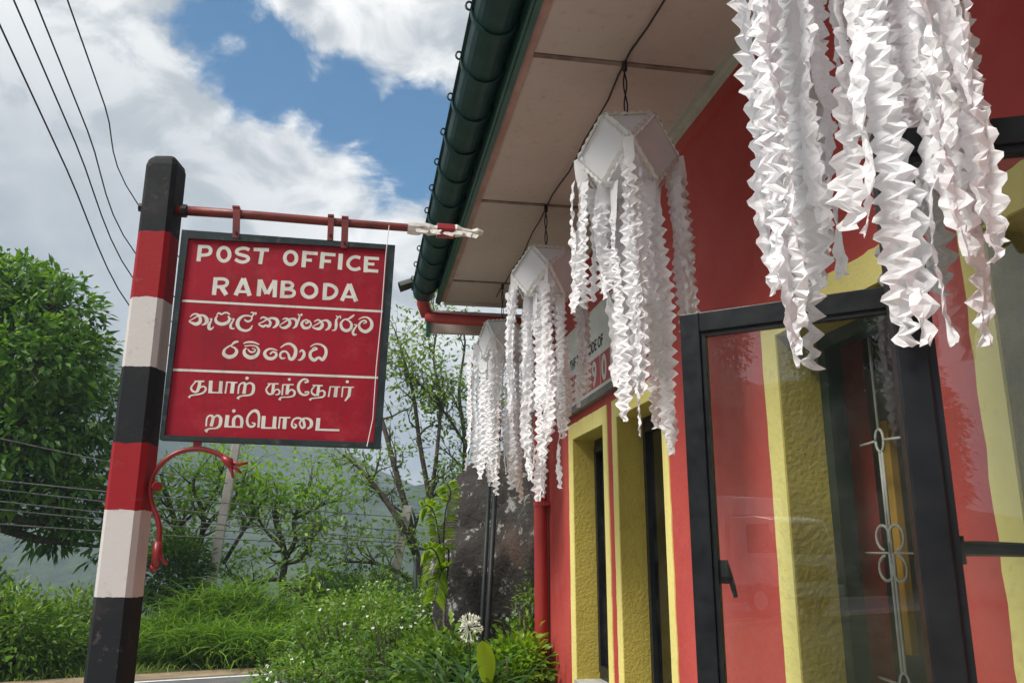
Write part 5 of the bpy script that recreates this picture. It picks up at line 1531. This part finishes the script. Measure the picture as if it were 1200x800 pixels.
def sag(a, b, s, n_=24):
    return [a.lerp(b, t) + Vector((0, 0, -s * 4 * t * (1 - t))) for t in np.linspace(0, 1, n_)]
def wire(label, a, b, s, r=.011, group=None):
    m = MB(); m.tube(sag(Vector(a), Vector(b), s), r, 5)
    tag(m.build('power_line', 'cable_black', smooth=True), label, 'wire', group)
for k, (p0, p1) in enumerate((((0, 30), (153, 360)), ((16, 0), (158, 329)), ((41, 0), (161, 300)), ((79, 0), (164, 243)))):
    # follow the line of sight of the visible stretch, rising towards the viewer
    near = at_y(p0[0] - (p1[0] - p0[0]) * .25, p0[1] - (p1[1] - p0[1]) * .25, 6.0 + .3 * k)
    far = ins[k]
    mid = at_y((p0[0] + p1[0]) / 2 + 1.5, (p0[1] + p1[1]) / 2 + 3, 1 / (.5 / (6.0 + .3 * k) + .5 / 15.3))
    m = MB(); m.tube([tuple(q) for q in catmull([tuple(near + (near - at_y(*p0, 1 / (.82 / (6.0 + .3 * k) + .18 / 15.3))) * 6), tuple(near), tuple(at_y(*p0, 1 / (.82 / (6.0 + .3 * k) + .18 / 15.3))), tuple(mid), tuple(at_y(*p1, 1 / (.2 / (6.0 + .3 * k) + .8 / 15.3))), tuple(far)], 6)], .0085, 5)
    tag(m.build('power_line', 'cable_black', smooth=True), ['lowest', 'second lowest', 'second highest', 'highest'][k] + ' of four overhead wires crossing the cloudy sky top left', 'wire', 'overhead wires above the signpost')
LW = [((-40, 484), (266, 566), 15.0, 'single wire crossing the middle of the big left tree'),
      ((-40, 538), (476, 606), 15.0, 'top wire of the bundle running to the short leaning pole'),
      ((-40, 548), (474, 622), 15.0, 'second wire of the bundle running to the short leaning pole'),
      ((-40, 562), (473, 632), 14.8, 'third wire of the bundle running to the short leaning pole'),
      ((-40, 572), (471, 636), 14.8, 'fourth wire of the bundle running to the short leaning pole'),
      ((-40, 590), (470, 640), 14.6, 'lowest wire of the bundle running to the short leaning pole'),
      ((478, 600), (640, 592), 16.6, 'wire running from the short leaning pole towards the boulder')]
for (p0, p1, y0_, lb) in LW:
    if p1[0] == 640: a, b = at_y(*p0, 16.6), at_y(*p1, 22)
    else:
        a, b = at_y(*p0, 11.5), at_y(*p1, 16.6 if p1[0] > 300 else 15.5)
        a = a + (a - b) * 1.5
    m = MB(); m.tube(sag(a, b, .12 if p1[0] == 640 else .22, 40), .009, 5)
    tag(m.build('power_line', 'metal_grey', smooth=True), lb, 'wire', 'low wires across the trees')
sk = at_y(487, 745, 15.2); st_ = at_y(487, 655, 15.2)
o = empty('road_stake', 'thin dark metal stake on the far verge before the tall tree', 'stake', loc=(sk.x, 15.2, -.02))
m = MB((sk.x, 15.2, -.02)); m.tube([(sk.x, 15.2, -.02), tuple(st_)], .032, 8); m.build('shaft', 'metal_dark', o, smooth=True)
m = MB((sk.x, 15.2, -.02)); m.tube([tuple(st_), tuple(st_ + Vector((0, 0, .05)))], [.04, .02], 8); m.build('cap', 'metal_dark', o)

# ================================================================== across the road behind the viewer, mirrored in the panes
def truck():
    # where the pane mirrors it
    ang = R(49.7); nv = Vector((-math.cos(ang), -math.sin(ang), 0))
    d = ray(880, 640); d2 = d - nv * (2 * d.dot(nv)); d2.normalize()
    hit = at_x(880, 640, .88 * W)
    c = hit + d2 * 22
    T = empty('box_truck', 'white box truck on the road, mirrored in the open window pane', 'truck', loc=(c.x, c.y, 0))
    fwd = Vector((d2.y, -d2.x, 0)).normalized()
    fwd = (Matrix.Rotation(R(42), 3, 'Z') @ (-fwd))
    T.rotation_euler = (0, 0, math.atan2(fwd.y, fwd.x))
    def bx_(name, mat, parent, a, b, bev=.03): return box_part(name, mat, parent, a, b, bev)
    bx_('cargo_box', 'truck_white', T, (-4.0, -1.05, .95), (.3, 1.05, 3.0), .02)
    m = MB()
    pr = [(.4, .75), (2.1, .75), (2.15, 1.45), (1.85, 2.35), (1.3, 2.45), (.4, 2.45)]
    m.add([(x, -1.0, z) for x, z in pr] + [(x, 1.0, z) for x, z in pr], [tuple(range(5, -1, -1)), tuple(range(6, 12))] + [(i, (i + 1) % 6, (i + 1) % 6 + 6, i + 6) for i in range(6)])
    cab = m.build('cab', 'truck_white', T); md = cab.modifiers.new('bevel', 'BEVEL'); md.width = .05; md.segments = 2
    m = MB(); m.add([(2.158, -.88, 1.52), (2.158, .88, 1.52), (1.90, .85, 2.28), (1.90, -.85, 2.28)], [(0, 1, 2, 3)]); m.build('windscreen', 'truck_dark', cab)
    for s_ in (-1, 1):
        m = MB(); m.add([(1.0, s_ * 1.006, 1.55), (1.95, s_ * 1.006, 1.55), (1.72, s_ * 1.006, 2.25), (1.0, s_ * 1.006, 2.25)], [(0, 1, 2, 3)]); m.build('side_window', 'truck_dark', cab)
        bx_('headlight', 'board_white', cab, (2.12, s_ * .82 - .14, .95), (2.17, s_ * .82 + .14, 1.12), .01)
        bx_('indicator', 'orange_lens', cab, (2.10, s_ * .95 - .05, 1.14), (2.18, s_ * .95 + .05, 1.30), .01)
        m = MB(); m.tube([(1.9, s_ * 1.0, 2.1), (2.1, s_ * 1.25, 2.1), (2.1, s_ * 1.25, 1.7)], .02, 6); m.build('mirror', 'truck_dark', cab)
        for x in (1.35, -2.6):
            m = MB(); m.tube([(x, s_ * .80, .42), (x, s_ * 1.02, .42)], .42, 18); wh = m.build('wheel', 'tyre', T)
            m = MB(); m.tube([(x, s_ * .98, .42), (x, s_ * 1.03, .42)], .22, 12); m.build('rim', 'truck_white', wh)
    bx_('bumper', 'truck_white', cab, (2.0, -1.02, .50), (2.25, 1.02, .78), .03)
    bx_('grille', 'truck_dark', cab, (2.13, -.55, .88), (2.17, .55, 1.25), .01)
    bx_('chassis', 'truck_dark', T, (-3.9, -.5, .55), (2.0, .5, .90), .02)
    bx_('cooling_unit', 'truck_white', T, (.3, -.7, 2.5), (.75, .7, 2.95), .03)
truck()
src = bpy.data.objects['broadleaf_tree']
def copy_tree(root, loc, rz, s, label):
    r = root.copy(); COL.objects.link(r); r.location = loc; r.rotation_euler = (0, 0, rz); r.scale = (s, s, s); r['label'] = label
    r['group'] = 'roadside trees behind the viewer'
    for ch_ in list(root.children):
        c = ch_.copy(); COL.objects.link(c); c.parent = r
    return r
for k, (x, y, rz, s) in enumerate(((-27, -9, 1.0, 1.2), (-29, -17, 2.2, 1.3), (-24, -2, 3.5, 1.1), (-31, -26, 4.6, 1.3), (-8, -30, .4, 1.4), (-31, -12, 5.2, 1.4), (-33, -20, .9, 1.4))):
    copy_tree(src, (x, y, gheight(x, y) - .1), rz, s, ['roadside tree mirrored behind the truck cab', 'roadside tree mirrored left of the truck', 'roadside tree mirrored right of the truck', 'roadside tree far behind the truck', 'roadside tree behind the forecourt', 'tallest roadside tree up the bank behind the truck', 'tall roadside tree on the bank by the bend'][k])

# ================================================================== haze
HZ = True
if HZ:
    m = MB(); m.box((-1300, -1300, -78), (1300, 1300, 132))
    mt, nt, N, L = mat_nodes('haze')
    pv = N.new('ShaderNodeVolumePrincipled')
    pv.inputs['Color'].default_value = (.66, .81, .99, 1); pv.inputs['Density'].default_value = .0013; pv.inputs['Anisotropy'].default_value = .2
    oo = N.new('ShaderNodeOutputMaterial'); L.new(pv.outputs[0], oo.inputs['Volume'])
    MATS['haze'] = mt
    h = m.build('haze', 'haze'); tag(h, 'thin blue valley haze', kind='stuff')
bpy.context.view_layer.update()
